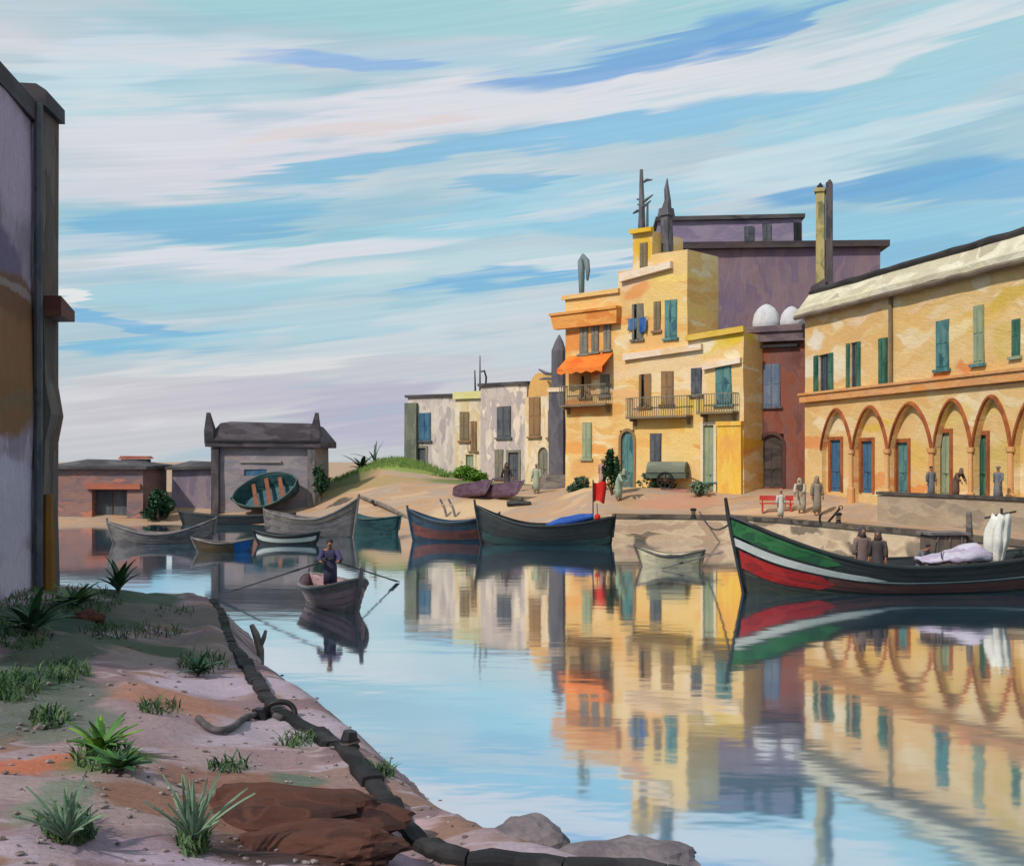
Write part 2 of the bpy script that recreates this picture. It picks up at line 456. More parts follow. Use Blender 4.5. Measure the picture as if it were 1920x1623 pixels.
# --- far shore: strips running inland from the waterline
SH = [(-900, 66), (-200, 66), (-60, 67), (-28.6, 68.6), (-19.5, 70), (-13.3, 68), (-8.2, 64.8), (-1.7, 59.7), (2.76, 56.8), (5.1, 55.8), (8, 55.2), (10.9, 54.3), (12.4, 52), (13.2, 49.9),
      (15.6, 43.3), (17.1, 37.4), (18.8, 28), (20.2, 12), (21.5, -5), (23, -60)]
pts = []
for (x0, y0), (x1, y1) in zip(SH, SH[1:]):
    n = max(1, min(24, int(math.hypot(x1-x0, y1-y0)/.8)))
    pts += [(x0+(x1-x0)*i/n, y0+(y1-y0)*i/n) for i in range(n)]
pts.append(SH[-1])
DS = [0, .06, .5, 1, 1.6, 2.3, 2.8, 3.1, 3.6, 4.5, 5.5, 7, 9, 11, 13, 16, 20, 26, 36, 60, 120, 400, 2500]
def shore_dir(x, y):
    a = smooth((56.5-y)/10) if x > 8 else 0
    d = Vector((0, 1, 0)).lerp(Vector((.97, .25, 0)), a); return d.normalized(), a
def hill(x, y):
    return 2.1*math.exp(-((x+8.6)/3.8)**2-((y-83)/6.0)**2)+.4*math.exp(-((x+2)/6)**2-((y-78)/6)**2)
def shore_z(x, y, d, a):
    q = smooth((x-2.2)/2.6)
    st, wd = 3+(2.82-3)*smooth((a-.75)/.2), 6+(.27-6)*smooth((a-.75)/.2)
    zq = 1.3+1.15*smooth((d-st)/wd)
    zb = 2.2*smooth((d+.3)/13.)-.05
    return q*zq+(1-q)*zb
fb = MB(); rows = []
for k, d in enumerate(DS):
    row = []
    for (x, y) in pts:
        di, a = shore_dir(x, y)
        X, Y = x+di.x*d, y+di.y*d
        z = -.7 if k == 0 else shore_z(x, y, d, a)+hill(X, Y)+(.05*mnoise.noise(Vector((X*.5, Y*.5, 0))) if .5 < d < 60 else 0)
        if d > 100: z = 2.4
        row.append((X, Y, z))
    rows.append(row)
fb.rings(rows, cap=False, closed=False)
def gd(p, hl, hw, tilt, c, op=.85): return ((p[0], p[1], 0), (hl, hw, 50), (0, 0, math.radians(tilt)), c, op)
far_st = []
for px, py, z, hl, hw, t, c in [(620,930,1.5,5,3.5,0,(206,158,112)),(760,925,1.6,6,3,0,(208,150,108)),(900,945,1.4,4,2.4,0,(220,188,150)),(1030,930,1.6,4,2.5,0,(176,158,128)),
        (1130,950,1.3,3,1.5,0,(226,190,146)),(1270,950,1.5,3,1.6,-5,(206,150,124)),(1330,940,1.7,3,1.4,-5,(196,128,112)),(1230,985,1.25,5,1.0,-10,(222,184,138)),(1440,960,1.4,3.5,1.4,-30,(226,186,148)),
        (1500,975,1.3,3,1,-60,(226,190,150)),(1600,985,1.3,3,1.2,-70,(206,184,138)),(1760,1000,1.3,4,1.4,-75,(186,176,128))]:
    p = on(px, py, z); far_st.append(gd(p, hl, hw, t, c))
far_st += [gd((-9, 83.5), 9, 5, 0, (96, 122, 58), .95), gd((-7, 79.5), 3.5, 1.8, 0, (136, 160, 70)), gd((-14, 78), 5, 4, 0, (84, 104, 62)), gd((-2, 76), 5, 2, 0, (104, 128, 66)), gd((-10, 76), 5, 1.2, 0, (170, 150, 96), .6)]
shore_m = brush('shore_ground', [(186, 150, 116), (200, 160, 128), (180, 158, 142), (210, 172, 138)], 1.2, 'gx', .9, .4, strokes=far_st, plane='xy')
shore = fb.build('shore', shore_m, smooth=True, kind='structure')
from mathutils.bvhtree import BVHTree
_bvh = BVHTree.FromPolygons([Vector(v) for v in fb.v], fb.f)
def gp(px, py):
    """the spot of the far shore that is seen at a photo pixel"""
    h = _bvh.ray_cast(Vector((0, 0, H)), Vector(((px-960)/F, 1, (HZ-py)/F)).normalized())
    return h[0] if h[0] is not None else on(px, py, 1.5)
def gz(x, y):
    h = _bvh.ray_cast(Vector((x, y, 30)), Vector((0, 0, -1)))
    return h[0].z if h[0] is not None else 0.0

q = MB(); lip = []
for (x, y) in pts:
    if x > 4.0 and y > 5:
        di, a = shore_dir(x, y); lip.append([(x-di.x*.05, y-di.y*.05, -.6), (x-di.x*.03, y-di.y*.03, 1.15)])
q.rings(lip, cap=False, closed=False)
q.build('quay_wall', brush('quay_wall_stone', [(120, 104, 90), (156, 138, 116), (206, 176, 148), (222, 196, 164), (190, 158, 134)], 1.0, 'h', .9, .5, k=.95), kind='structure')
# quay face stones are too far to tell apart; a coping strip runs along the edge
def shore_line(i0y, i1y, off, z):
    out = []
    for (x, y) in pts:
        if x > 4.2 and y > 10:
            di, a = shore_dir(x, y); out.append((x+di.x*off, y+di.y*off, z(x, y)))
    return out
q = MB(); lip = []
for (x, y) in pts:
    if x > 4.4 and y > 5:
        di, a = shore_dir(x, y)
        lip.append([(x-di.x*.1, y-di.y*.1, 1.14), (x-di.x*.1, y-di.y*.1, 1.335), (x+di.x*.32, y+di.y*.32, 1.345), (x+di.x*.32, y+di.y*.32, 1.14)])
q.rings(lip)
q.build('quay_kerb', brush('quay_kerb_stone', [(58, 52, 50), (96, 84, 76), (120, 104, 90)], .8, 'gx', .9, .5, k=1), kind='structure')
q = MB(); lip = []
for (x, y) in pts:
    di, a = shore_dir(x, y)
    if a > .9 and y > 5:
        o = 2.82
        lip.append([(x+di.x*(o-.12), y+di.y*(o-.12), 1.2), (x+di.x*(o-.12), y+di.y*(o-.12), 2.5), (x+di.x*(o+.4), y+di.y*(o+.4), 2.52), (x+di.x*(o+.4), y+di.y*(o+.4), 1.2)])
q.rings(lip)
wallo = q.build('terrace_wall', brush('terrace_wall_stone', [(168, 148, 128), (192, 172, 148), (150, 134, 120)], 1.0, 'h', .9, .5), kind='structure')
q = MB(); lip = []
for (x, y) in pts:
    di, a = shore_dir(x, y)
    if a > .9 and y > 5:
        o = 2.82
        lip.append([(x+di.x*(o-.2), y+di.y*(o-.2), 2.5+.03), (x+di.x*(o-.2), y+di.y*(o-.2), 2.66), (x+di.x*(o+.15), y+di.y*(o+.15), 2.66), (x+di.x*(o+.15), y+di.y*(o+.15), 2.53)])
q.rings(lip)
q.build('terrace_coping', brush('terrace_coping_stone', [(62, 58, 58), (92, 84, 80)], .8, 'gx', .9, .4, k=1), wallo)

# --- near bank
BW = [(-60, 27.5), (-14, 27.3), (-8.2, 27.2), (-6.9, 26.8), (-6.1, 25.6), (-5.4, 23.5), (-4.78, 21.2), (-4.05, 19.2), (-3.0, 17.5), (-1.96, 15.4), (-1.2, 13.7), (-.8, 12.5), (-.4, 11.5), (.3, 10.2),
      (1.3, 9.4), (2.0, 9.0), (3.2, 8.4), (4.2, 7.4), (5.2, 5), (7, 0), (9, -20), (-60, -20)]
def sdf(x, y, P=BW):
    best = 1e9; inside = False; n = len(P)
    for i in range(n):
        x0, y0 = P[i]; x1, y1 = P[(i+1) % n]
        dx, dy = x1-x0, y1-y0
        t = max(0, min(1, ((x-x0)*dx+(y-y0)*dy)/(dx*dx+dy*dy)))
        best = min(best, math.hypot(x-x0-t*dx, y-y0-t*dy))
        if (y0 > y) != (y1 > y) and x < x0+(y-y0)*dx/dy: inside = not inside
    return best if inside else -best
def bank_z(x, y):
    d = sdf(x, y)
    if d < -.8: return -.7
    z = .93*smooth((d+.15)/1.25)-.06 if d > -.2 else -.06+(d+.2)*1.0
    z += .6*smooth((d-1.2)/3.6)
    if d > .1:
        f = min(1, d)
        z += f*(.13*mnoise.noise(Vector((x*.55, y*.55, .3)))+.07*mnoise.noise(Vector((x*1.7, y*1.7, 2)))+.03*mnoise.noise(Vector((x*5, y*5, 4))))
    return z
bb = MB(); xs = [-60, -40, -25, -18, -14]+[-12+.16*i for i in range(int(19/.16))]+[7.2, 8.5, 10]
ys = [-20, -10, -3, 1, 3]+[4.5+.16*i for i in range(int(23.4/.16)+1)]+[28.2, 29]
bb.rings([[(x, y, bank_z(x, y)) for x in xs] for y in ys], cap=False, closed=False)
bst = []
def bd(px, py, hl, hw, tilt, c, op=.85, z=1.35):
    p = on(px, py, z); sc = p.y/F
    fore = F/(py-HZ)
    bst.append(gd(p, hl*sc*1.1, hw*sc*fore*1.1, tilt, c, op))
for a in [(200,1500,260,70,0,(168,146,146)),(500,1300,170,60,-30,(184,168,182)),(330,1180,140,40,0,(150,132,126)),(320,1280,130,40,20,(178,124,102)),(210,1330,190,40,0,(160,136,142)),
          (120,1150,130,60,0,(40,72,52)),(60,1180,90,60,0,(48,72,58)),(50,1290,70,60,0,(78,94,82)),(110,1260,70,40,20,(66,92,72)),(140,1350,60,40,0,(110,118,108)),(250,1180,110,26,-8,(56,84,58)),(60,1240,80,70,0,(74,92,76)),(80,1330,80,80,0,(92,104,94)),(60,1440,75,40,-5,(206,116,82)),
          (420,1230,90,30,-40,(190,172,190)),(460,1420,200,34,-15,(146,102,86)),(330,1490,170,30,0,(140,96,74)),(620,1440,120,34,-35,(186,150,150)),(700,1500,110,30,-40,(178,148,164)),
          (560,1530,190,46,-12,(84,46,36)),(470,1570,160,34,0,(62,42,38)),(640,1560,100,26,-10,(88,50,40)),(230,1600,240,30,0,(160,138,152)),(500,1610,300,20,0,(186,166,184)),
          (120,1530,60,60,0,(124,132,116)),(390,1380,130,18,-8,(168,146,150)),(560,1390,60,20,-30,(100,118,104)),(330,1110,120,20,0,(110,104,98)),(200,1420,90,40,0,(104,124,76)),
          (260,1090,90,16,0,(52,84,62)),(420,1140,60,26,-50,(124,112,108)),(760,1440,50,20,-45,(192,164,170)),(860,1560,60,20,-30,(196,176,170))]:
    bd(*a)
bank_m = brush('bank_earth', [(142, 116, 122), (170, 140, 140), (182, 164, 178), (150, 116, 104)], .8, 'gx', .95, .9, strokes=bst, plane='xy', tilt=-28, contrast=.75, k=.8)
bb.build('bank', bank_m, smooth=True, kind='structure')

# kerb of dark stones along the crest of the bank
KP = [(105,1092),(240,1088),(370,1093),(408,1122),(440,1190),(475,1262),(515,1312),(570,1345),(640,1395),(700,1455),(760,1520),(820,1572),(880,1586),(960,1584),(1060,1598),(1200,1612),(1340,1628),(1460,1645)]
KC = [on(px, py, .98) for px, py in KP]
def catmull(P, n=8):
    out = []
    for i in range(len(P)-1):
        p0, p1, p2, p3 = P[max(0, i-1)], P[i], P[i+1], P[min(len(P)-1, i+2)]
        for j in range(n):
            t = j/n
            out.append(.5*((2*p1)+(p2-p0)*t+(2*p0-5*p1+4*p2-p3)*t*t+(3*p1-p0-3*p2+p3)*t**3))
    return out+[P[-1]]
kc = catmull([Vector(p) for p in KC], 16)
kerb = bpy.data.objects.new('kerb', None); COL.objects.link(kerb); kerb['kind'] = 'structure'
stone_m = brush('kerb_dark_stone', [(20, 19, 22), (36, 34, 38), (58, 54, 58)], .35, 'o', .8, .6, k=1)
L = [0]
for a, b in zip(kc, kc[1:]): L.append(L[-1]+(b-a).length)
def kpt(s):
    for i in range(len(L)-1):
        if L[i+1] >= s:
            t = (s-L[i])/(L[i+1]-L[i]); return kc[i].lerp(kc[i+1], t)
    return kc[-1]
s = 0
while s < L[-1]-.3:
    ln = random.uniform(.4, .95); e = min(s+ln, L[-1])
    b = MB(); rings = []
    wv = random.uniform(.085, .12); hv = random.uniform(-.04, .0)
    for i in range(5):
        p = kpt(s+(e-s)*i/4); p2 = kpt(min(L[-1], s+(e-s)*i/4+.05)); d = (p2-p); d.z = 0
        d = d.normalized() if d.length > 1e-5 else Vector((1, 0, 0))
        nrm = Vector((-d.y, d.x, 0)); g = bank_z(p.x, p.y)
        jt = .015*mnoise.noise(p*4); sh = .9 if i in (0, 4) else 1
        hh_ = hv+.012*mnoise.noise(p*7)
        rings.append([p+nrm*o_*wv*sh+nrm*jt*(1 if o_ > 0 else -1)+Vector((0, 0, g+z_-p.z)) for o_, z_ in ((1, -.2), (1.02, .05+hh_), (.84, .085*sh+hh_), (-.1, .095*sh+hh_), (-.86, .085*sh+hh_), (-1.02, .045+hh_), (-1, -.25))])
    b.rings(rings); b.build('kerb_stone', stone_m, kerb, smooth=False)
    s = e+.012

# ================================================================== BUILDINGS
TEAL = brush('teal_paint', [(62, 112, 118), (104, 150, 146), (50, 96, 108)], .5, 'v', .6, .3)
BLUE = brush('blue_paint', [(44, 92, 132), (80, 122, 150)], .5, 'v', .6, .3)
GREEN = brush('green_paint', [(30, 88, 72), (86, 128, 108)], .5, 'v', .6, .3)
SAGE = brush('sage_paint', [(142, 160, 132), (170, 178, 146)], .5, 'v', .6, .3)
TAN = brush('tan_paint', [(168, 128, 84), (140, 112, 84)], .5, 'v', .7, .3)
GREYP = brush('grey_paint', [(120, 120, 112), (150, 140, 122)], .5, 'v', .7, .3)
CREAMP = brush('cream_paint', [(236, 214, 176), (244, 226, 196)], .6, 'h', .7, .3)
SLATE = brush('slate_paint', [(74, 80, 90), (104, 106, 112)], .5, 'v', .7, .3)
STONEG = brush('balcony_stone', [(150, 128, 98), (128, 116, 96)], .5, 'h', .8, .3)
ORANGE = brush('orange_stucco', [(238, 150, 66), (244, 172, 92), (226, 134, 58)], .7, 'h', .7, .5)
DEEPOR = brush('deep_orange_cloth', [(236, 104, 30), (246, 140, 50), (240, 120, 40)], .6, 'h', .7, .4)
DOMEW = brush('white_dome_plaster', [(204, 202, 208), (226, 224, 226)], .6, 'v', .7, .3)

# ---- the big yellow house
fy = Frame((3.4, 70), (12.86, 61), 2.4)
yh = thing('yellow_house', 'tall stepped yellow house with orange cornice, balconies and teal shutters', 'house', fy.O, fy.th)
dabs = [fy.dab(*a) for a in [
 (1110,565,60,14,8,(248,196,120)),(1112,630,50,40,0,(244,184,104),.8),(1090,700,40,30,0,(240,150,70),.7),(1120,780,60,28,0,(240,188,116)),(1180,560,26,60,0,(240,196,130)),(1205,462,26,32,10,(240,190,50),.9),
 (1200,520,50,18,15,(250,214,190),.6),(1240,560,40,60,0,(246,206,126)),(1275,580,14,90,80,(248,214,130)),(1220,640,60,26,8,(246,190,120)),(1225,600,12,50,85,(244,178,104),.7),(1180,690,40,22,5,(250,208,150)),
 (1150,740,14,70,85,(246,190,130),.8),(1250,680,80,22,8,(248,214,168)),(1340,640,60,20,10,(240,206,90),.9),(1375,630,24,26,0,(236,200,60),.9),(1330,690,60,18,8,(250,216,180)),(1250,790,70,28,0,(244,200,118)),
 (1090,840,14,70,85,(246,170,90),.85),(1080,820,10,60,85,(242,190,120),.8),(1210,830,60,40,0,(248,204,124)),(1290,830,40,50,0,(250,212,134)),(1372,830,16,74,86,(246,192,66),.95),(1352,840,9,70,86,(240,160,88),.9),
 (1075,640,24,60,85,(242,150,70),.9),(1100,770,34,22,0,(244,166,88),.85),(1130,650,26,12,4,(246,170,92),.85),(1075,760,14,60,88,(246,160,84),.9),(1115,790,40,16,0,(250,214,150),.9),(1160,600,10,60,85,(246,166,96),.85),(1195,545,30,16,15,(244,160,96),.8),(1283,520,8,70,88,(252,220,130),.9),
 (1180,830,14,60,85,(250,190,110),.8),(1270,790,20,30,0,(246,190,90),.8),(1310,650,40,14,8,(252,236,206),.9),(1230,725,12,30,85,(252,226,180),.85),(1170,700,12,60,88,(250,214,170),.85),(1120,690,26,14,0,(240,120,50),.85),(1095,880,30,30,0,(236,176,110),.8),(1150,770,30,14,4,(236,170,90),.75),(1240,850,40,18,0,(252,216,150),.8),(1290,700,10,40,86,(252,222,178),.85),
 (1300,760,40,20,0,(246,208,110)),(1160,860,30,30,0,(236,190,130)),(1370,760,30,40,0,(248,220,170)),(1300,720,30,26,4,(252,226,190),.85)]]
ywall = brush('yellow_stucco', [(242, 190, 114), (248, 212, 148), (244, 200, 128), (252, 232, 190)], 1.1, 'h', .8, .6, strokes=dabs, tilt=10, contrast=.6)
wins = [ # px rect, style, frame, shutter
 ((1087,1103,606,664), 'closed', GREYP, GREYP), ((1109,1123,602,660), 'closed', GREYP, GREYP), ((1132,1146,598,656), 'closed', GREYP, GREYP),
 ((1088,1108,704,744), 'ajar', TAN, TAN), ((1126,1143,702,742), 'closed', GREYP, GREYP),
 ((1186,1206,570,636), 'ajar', GREYP, GREYP), ((1226,1239,566,620), 'closed', TAN, STONEG), ((1247,1270,562,634), 'closed', TEAL, TEAL),
 ((1200,1214,455,503), 'closed', STONEG, STONEG),
 ((1199,1221,702,762), 'ajar', TAN, TAN), ((1240,1263,696,758), 'closed', TAN, TAN),
 ((1296,1316,690,740), 'closed', GREYP, SLATE), ((1342,1372,682,758), 'closed', TEAL, TEAL),
 ((1092,1110,792,860), 'closed', SAGE, SAGE), ((1219,1240,812,884), 'closed', GREYP, SLATE)]
doors = [((1163,1190,806,918), TEAL, TAN, True), ((1317,1341,794,924), SAGE, CREAMP, False)]
R = .22
holes = [(*fy.rect(*w_[0]), R) for w_ in wins]+[(*fy.rect(*d_[0]), R) for d_ in doors]
uA, uB, uB2, uB3, uC = [fy.px(x, 600)[0] for x in (1160, 1186, 1223, 1289, 1392)]
def top(x, y): return fy.px(x, y)[1]
tops = [(uA, top(1110, 556)), (uB, top(1172, 508)), (uB2, top(1204, 436)), (uB3, top(1258, 472)), (99, top(1342, 628))]
def ysolid(u, z):
    for ue, zt in tops:
        if u < ue: return z < zt
facade(MB(), 0, fy.L, -1, max(t for _, t in tops), 3.2, holes, ysolid, .6, [t[0] for t in tops[:4]], [t[1] for t in tops]).build('wall', ywall, yh, wob=.05)
for r, st, f_, s_ in wins: window(yh, fy.rect(*r), R, f_, s_, st)
for r, m_, f_, ar in doors: door(yh, fy.rect(*r), R, m_, f_, ar)
for px_, dz in (((1062,1148,722,762), 0), ((1186,1300,744,784), 0), ((1318,1386,738,776), 0)):
    r = fy.rect(*px_); balcony(yh, r, STONEG, GREYP, .7)
r = fy.rect(1046, 1164, 586, 612)
MB().prism([(r[0]-.0, r[2]), (r[1], r[2]), (r[1]+.02, r[3]), (r[0]-.25, r[3])], -.45, -.004).box(r[0]-.3, r[1]+.05, -.55, -.004, r[3]+.003, r[3]+.16).build('cornice', ORANGE, yh, wob=.04)
r = fy.rect(1058, 1162, 548, 556)
MB().box(r[0]-.1, r[1]+.05, -.18, -.004, r[2], r[3]).build('parapet_moulding', brush('peach_stucco', [(244, 190, 116), (250, 206, 140)], .7, 'h'), yh, wob=.04)
PALE = brush('pale_stucco', [(250, 222, 196), (252, 232, 214), (244, 206, 160)], .7, 'h', .7, .5)
def band(pp, d=.28, mat=PALE, name='cornice'):
    MB().prism([fy.px(*p) for p in pp], -d, -.004).build(name, mat, yh, wob=.03)
band([(1167,530),(1262,503),(1262,490),(1167,514)], .3)
band([(1172,676),(1318,656),(1318,645),(1172,664)], .25)
band([(1320,694),(1392,680),(1392,670),(1320,684)], .25)
band([(1186,440),(1226,434),(1226,426),(1184,432)], .3, brush('yellow_trim', [(238, 186, 40), (246, 204, 70)], .5, 'h'))
band([(1290,640),(1398,622),(1398,611),(1290,629)], .25, brush('ochre_trim', [(226, 184, 60), (240, 206, 110)], .5, 'h'))
# awning
u0, u1, z0, z1 = fy.rect(1066, 1150, 664, 702)
aw = MB(); n = 9
aw.rings([[(u0+(u1-u0)*i/n, -.01, z1), (u0+(u1-u0)*i/n, -1.1, z0+.35), (u0+(u1-u0)*i/n, -1.13, z0+(.0 if i % 2 else .12)), (u0+(u1-u0)*i/n, -1.1, z0+(.02 if i % 2 else .14)), (u0+(u1-u0)*i/n, -1.06, z0+.31), (u0+(u1-u0)*i/n, -.01, z1-.06)] for i in range(n+1)])
aw.build('awning', DEEPOR, yh, wob=.03)
# corner pier
r = fy.rect(1349, 1393, 788, 926)
MB().box(r[0], r[1], -.22, -.004, -1, r[3]-.3).box(r[0]-.06, r[1]+.05, -.3, -.004, r[3]-.297, r[3]-.05).build('pier', brush('golden_stucco', [(244, 178, 90), (248, 200, 76), (246, 206, 110)], .8, 'v'), yh, wob=.03)
# blue washing hung at the upper window
u0, u1, z0, z1 = fy.rect(1180, 1214, 596, 632)
wl = thing('washing', 'two blue cloths hung from the upper window of the yellow house', 'laundry', fy.O+fy.a*((u0+u1)/2)+fy.n*(-.12)+Vector((0, 0, z1)), fy.th)
hw = (u1-u0)/2
MB().tube([(-hw*1.3, 0, 0), (0, -.02, -.04), (hw*1.3, 0, 0)], .012, 5).build('line', IRON, wl)
for a, b, dz in ((-hw, -.03, .75), (.03, hw, .95)):
    c = MB(); rr = []
    for i in range(7):
        x = a+(b-a)*i/6; rr.append([(x, -.03+.05*math.sin(i*2.1), -.02), (x+.04, -.05+.07*math.sin(i*2.1+.5), -dz*.5), (x-.03, -.04+.07*math.sin(i*1.8), -dz+.06*(i % 3))])
    o = c.rings(rr, cap=False, closed=False).build('cloth', brush('washing_blue', [(36, 84, 168), (90, 140, 186)], .3, 'v', .8, .3), wl)
    sm = o.modifiers.new('thick', 'SOLIDIFY'); sm.thickness = .02

def rooftop(px, py):        # point on the yellow house, 1.2 m behind its face
    u, z = fy.px(px, py, 1.2); return fy.O+fy.a*u+fy.n*1.2+Vector((0, 0, z))
# antenna mast
p = rooftop(1203, 428); _, zt = fy.px(1203, 318, 1.2); hh = fy.O.z+zt-p.z
an = thing('antenna_mast', 'tall grey antenna mast with crossed aerials on the top step of the yellow house', 'antenna', (p.x, p.y, fy.O.z+tops[2][1]), fy.th)
hh = fy.O.z+zt-an.location.z
DKG = brush('dark_grey_metal', [(70, 70, 78), (104, 102, 108)], .4, 'v', .6, .4, k=1)
MB().tube([(0, 0, 0), (.02, 0, hh*.35), (-.02, 0, hh)], [.26, .2, .1], 8).build('mast', DKG, an)
MB().tube([(.42, 0, 0), (.45, 0, hh*.5)], [.09, .06], 6).build('stay', DKG, an)
for z, x0, x1, s_ in ((.80, .05, .8, .12), (.58, -.35, .85, -.22), (.5, -.3, .7, -.2), (.38, -.65, .1, .1)):
    MB().tube([(x0, 0, hh*z), ((x0+x1)/2, -.03, hh*z+s_), (x1, 0, hh*z+.06)], [.05, .1, .04], 6).build('crossbar', DKG, an)
p = rooftop(1250, 430)
cz = fy.O.z+tops[3][1]; _, zt = fy.px(1250, 335, 1.2); hh = fy.O.z+zt-cz
cn = thing('chimney', 'dark slender chimney with a pointed cowl beside the antenna mast', 'chimney', (p.x, p.y, cz), fy.th)
MB().box(-.3, .3, -.3, .3, 0, hh*.52, .05).build('stack', DKG, cn)
MB().box(-.42, .36, -.36, .36, hh*.523, hh*.62, .06).build('cap', DKG, cn)
MB().tube([(0, 0, hh*.62), (.08, 0, hh*.72), (0, 0, hh*.86), (.04, 0, hh)], [.3, .2, .16, .03], 8).build('cowl', DKG, cn)
p = rooftop(1091, 552); cz = fy.O.z+tops[0][1]; _, zt = fy.px(1091, 482, 1.2); hh = fy.O.z+zt-cz
cn = thing('chimney', 'grey hooked flue pipe on the low left roof of the yellow house', 'chimney', (p.x, p.y, cz), fy.th)
GFL = brush('grey_flue', [(104, 124, 132), (140, 154, 158)], .4, 'v', .6, .4)
MB().tube([(0, 0, 0), (-.03, 0, hh*.5), (-.05, 0, hh*.9), (.12, 0, hh), (.38, 0, hh*.9), (.5, 0, hh*.66), (.47, 0, hh*.45)], [.15, .2, .24, .22, .2, .15, .06], 8).build('pipe', GFL, cn, smooth=True)
MB().box(-.3, .3, -.3, .3, 0, .25).build('collar', GFL, cn)
p = rooftop(1160, 508); 
cn = thing('chimney', 'small blue-grey chimney against the left shoulder of the tall yellow gable', 'chimney', fy.O+fy.a*(uA-.25)+fy.n*1.2+Vector((0, 0, tops[0][1])), fy.th)
MB().box(-.3, .25, -.3, .3, 0, 1.25, .04).build('stack', SLATE, cn); MB().box(-.34, .29, -.34, .34, 1.253, 1.4).build('cap', SLATE, cn)

# ---- slim grey tower left of it
p = at(1048, 900, 74)
tw = thing('grey_tower', 'slim dark grey turret rising between the cream house and the yellow house', 'tower', (p.x, p.y, 2.3), math.radians(-30))
TG = brush('grey_tower_render', [(92, 90, 100), (116, 112, 120), (84, 84, 98)], .9, 'v', .8, .45)
ht = lambda py, D: H-(py-HZ)/F*D-2.3
MB().box(-.55, .55, -.45, .45, -1, ht(735, 74)).build('shaft', TG, tw, wob=.04)
t0, t1 = ht(732, 74), ht(640, 74)
MB().rings([[(.42*k*math.cos(a)*1.25, .45*k*math.sin(a), z) for a in [2*PI*i/10 for i in range(10)]] for z, k in ((t0, 1.0), (t0+(t1-t0)*.35, 1.05), (t0+(t1-t0)*.8, 1.0), (t1, .55), (t1+.45, .08))]).build('belfry', TG, tw, wob=.05)
MB().tube([(-.4, 0, t0+1.1), (-1.0, 0, t0+1.2), (-1.55, 0, t0+1.5)], [.1, .13, .05], 6).tube([(-.4, 0, t0+.8), (-1.1, 0, t0+.85), (-1.5, 0, t0+.8)], [.08, .1, .04], 6).build('bracket', TG, tw)
MB().box(-.62, .62, -.52, .52, ht(735, 74)+.003, ht(731, 74)+.15).build('cornice', PALE, tw, wob=.03)

# ---- the row of pale and grey houses
def simple_house(name, label, x0, x1, D0, D1, ytop, z, depth, mat, wins, doors=(), coping=None, group=None, wob=.05, base=2.2, cop_h=.2):
    fr = Frame(at(x0, 900, D0)[:2], at(x1, 900, D1)[:2], base)
    h = thing(name, label, 'house', fr.O, fr.th, group)
    hs = [(*fr.rect(*w_[0]), .2) for w_ in wins]+[(*fr.rect(*d_[0]), .2) for d_ in doors]
    zt = fr.px((x0+x1)/2, ytop)[1]
    facade(MB(), 0, fr.L, -1.2, zt, depth, hs, None, .7).build('wall', mat, h, wob=wob)
    for r, st, f_, s_ in wins: window(h, fr.rect(*r), .2, f_, s_, st)
    for r, m_, f_, ar in doors: door(h, fr.rect(*r), .2, m_, f_, ar)
    if coping: MB().box(-.15, fr.L+.15, -.2, depth+.1, zt+.003, zt+cop_h).build('coping', coping, h, wob=.05)
    return h, fr, zt
GH = brush('grey_lilac_render', [(176, 164, 160), (200, 188, 178), (160, 148, 148)], 1.0, 'v', .85, .4, k=1.15, contrast=.75)
GH2 = brush('warm_grey_render', [(186, 172, 166), (164, 152, 152), (214, 198, 180)], 1.0, 'v', .85, .4, k=1.1, contrast=.75)
CRH = brush('cream_render', [(244, 216, 170), (250, 232, 204), (236, 196, 140), (246, 224, 196)], .9, 'v', .85, .4)
CRH2 = brush('lemon_cream_render', [(240, 222, 186), (232, 206, 160), (248, 236, 214), (206, 184, 150)], .8, 'v', .85, .45)
DKCOP = brush('dark_coping', [(62, 58, 62), (96, 90, 92)], .7, 'h', .8, .4, k=1)
h, fr, zt = simple_house('grey_house', 'flat grey house with a small blue window at the left end of the row', 764, 856, 84, 82, 744, 0, 7, GH,
    [((786,808,774,826), 'closed', SLATE, BLUE)], [((780,800,838,905), SLATE, GREYP, False)], DKCOP)
r = fr.rect(764, 784, 748, 905); MB().box(r[0]-.1, r[1], -.3, -.004, -1, r[3]-.3).build('pilaster', brush('greenish_grey', [(104, 108, 98), (130, 134, 116)], .7, 'v'), h, wob=.04)
h, fr, zt = simple_house('cream_house', 'narrow cream house with a lemon parapet between two grey houses', 853, 903, 81.4, 80.6, 748, 0, 7, CRH2,
    [((862,880,772,826), 'closed', TAN, STONEG), ((882,894,790,845), 'closed', TAN, TAN)], [((872,890,850,908), SAGE, CREAMP, False)], None)
MB().box(-.1, fr.L+.1, -.22, 1.2, zt+.003, zt+.55).build('parapet', brush('lemon_stucco', [(226, 218, 140), (236, 230, 170)], .6, 'h'), h, wob=.05)
an = thing('roof_aerial', 'thin dark roof aerial with a looped frame on the narrow cream house', 'antenna', fr.O+fr.a*(fr.L*.82)+fr.n*.6+Vector((0, 0, zt+.55)), fr.th)
ah = fr.px(893, 665)[1]-zt-.55
MB().tube([(0, 0, 0), (0, 0, ah)], [.07, .03], 6).build('mast', IRON, an)
MB().tube([(.1, 0, .0), (.45, 0, .3), (.5, 0, ah*.4), (.34, 0, ah*.58), (.1, 0, ah*.55)], .07, 6).build('loop', IRON, an)
MB().tube([(-.38, 0, 0), (-.42, 0, ah*.6)], [.07, .04], 6).build('stay', IRON, an)
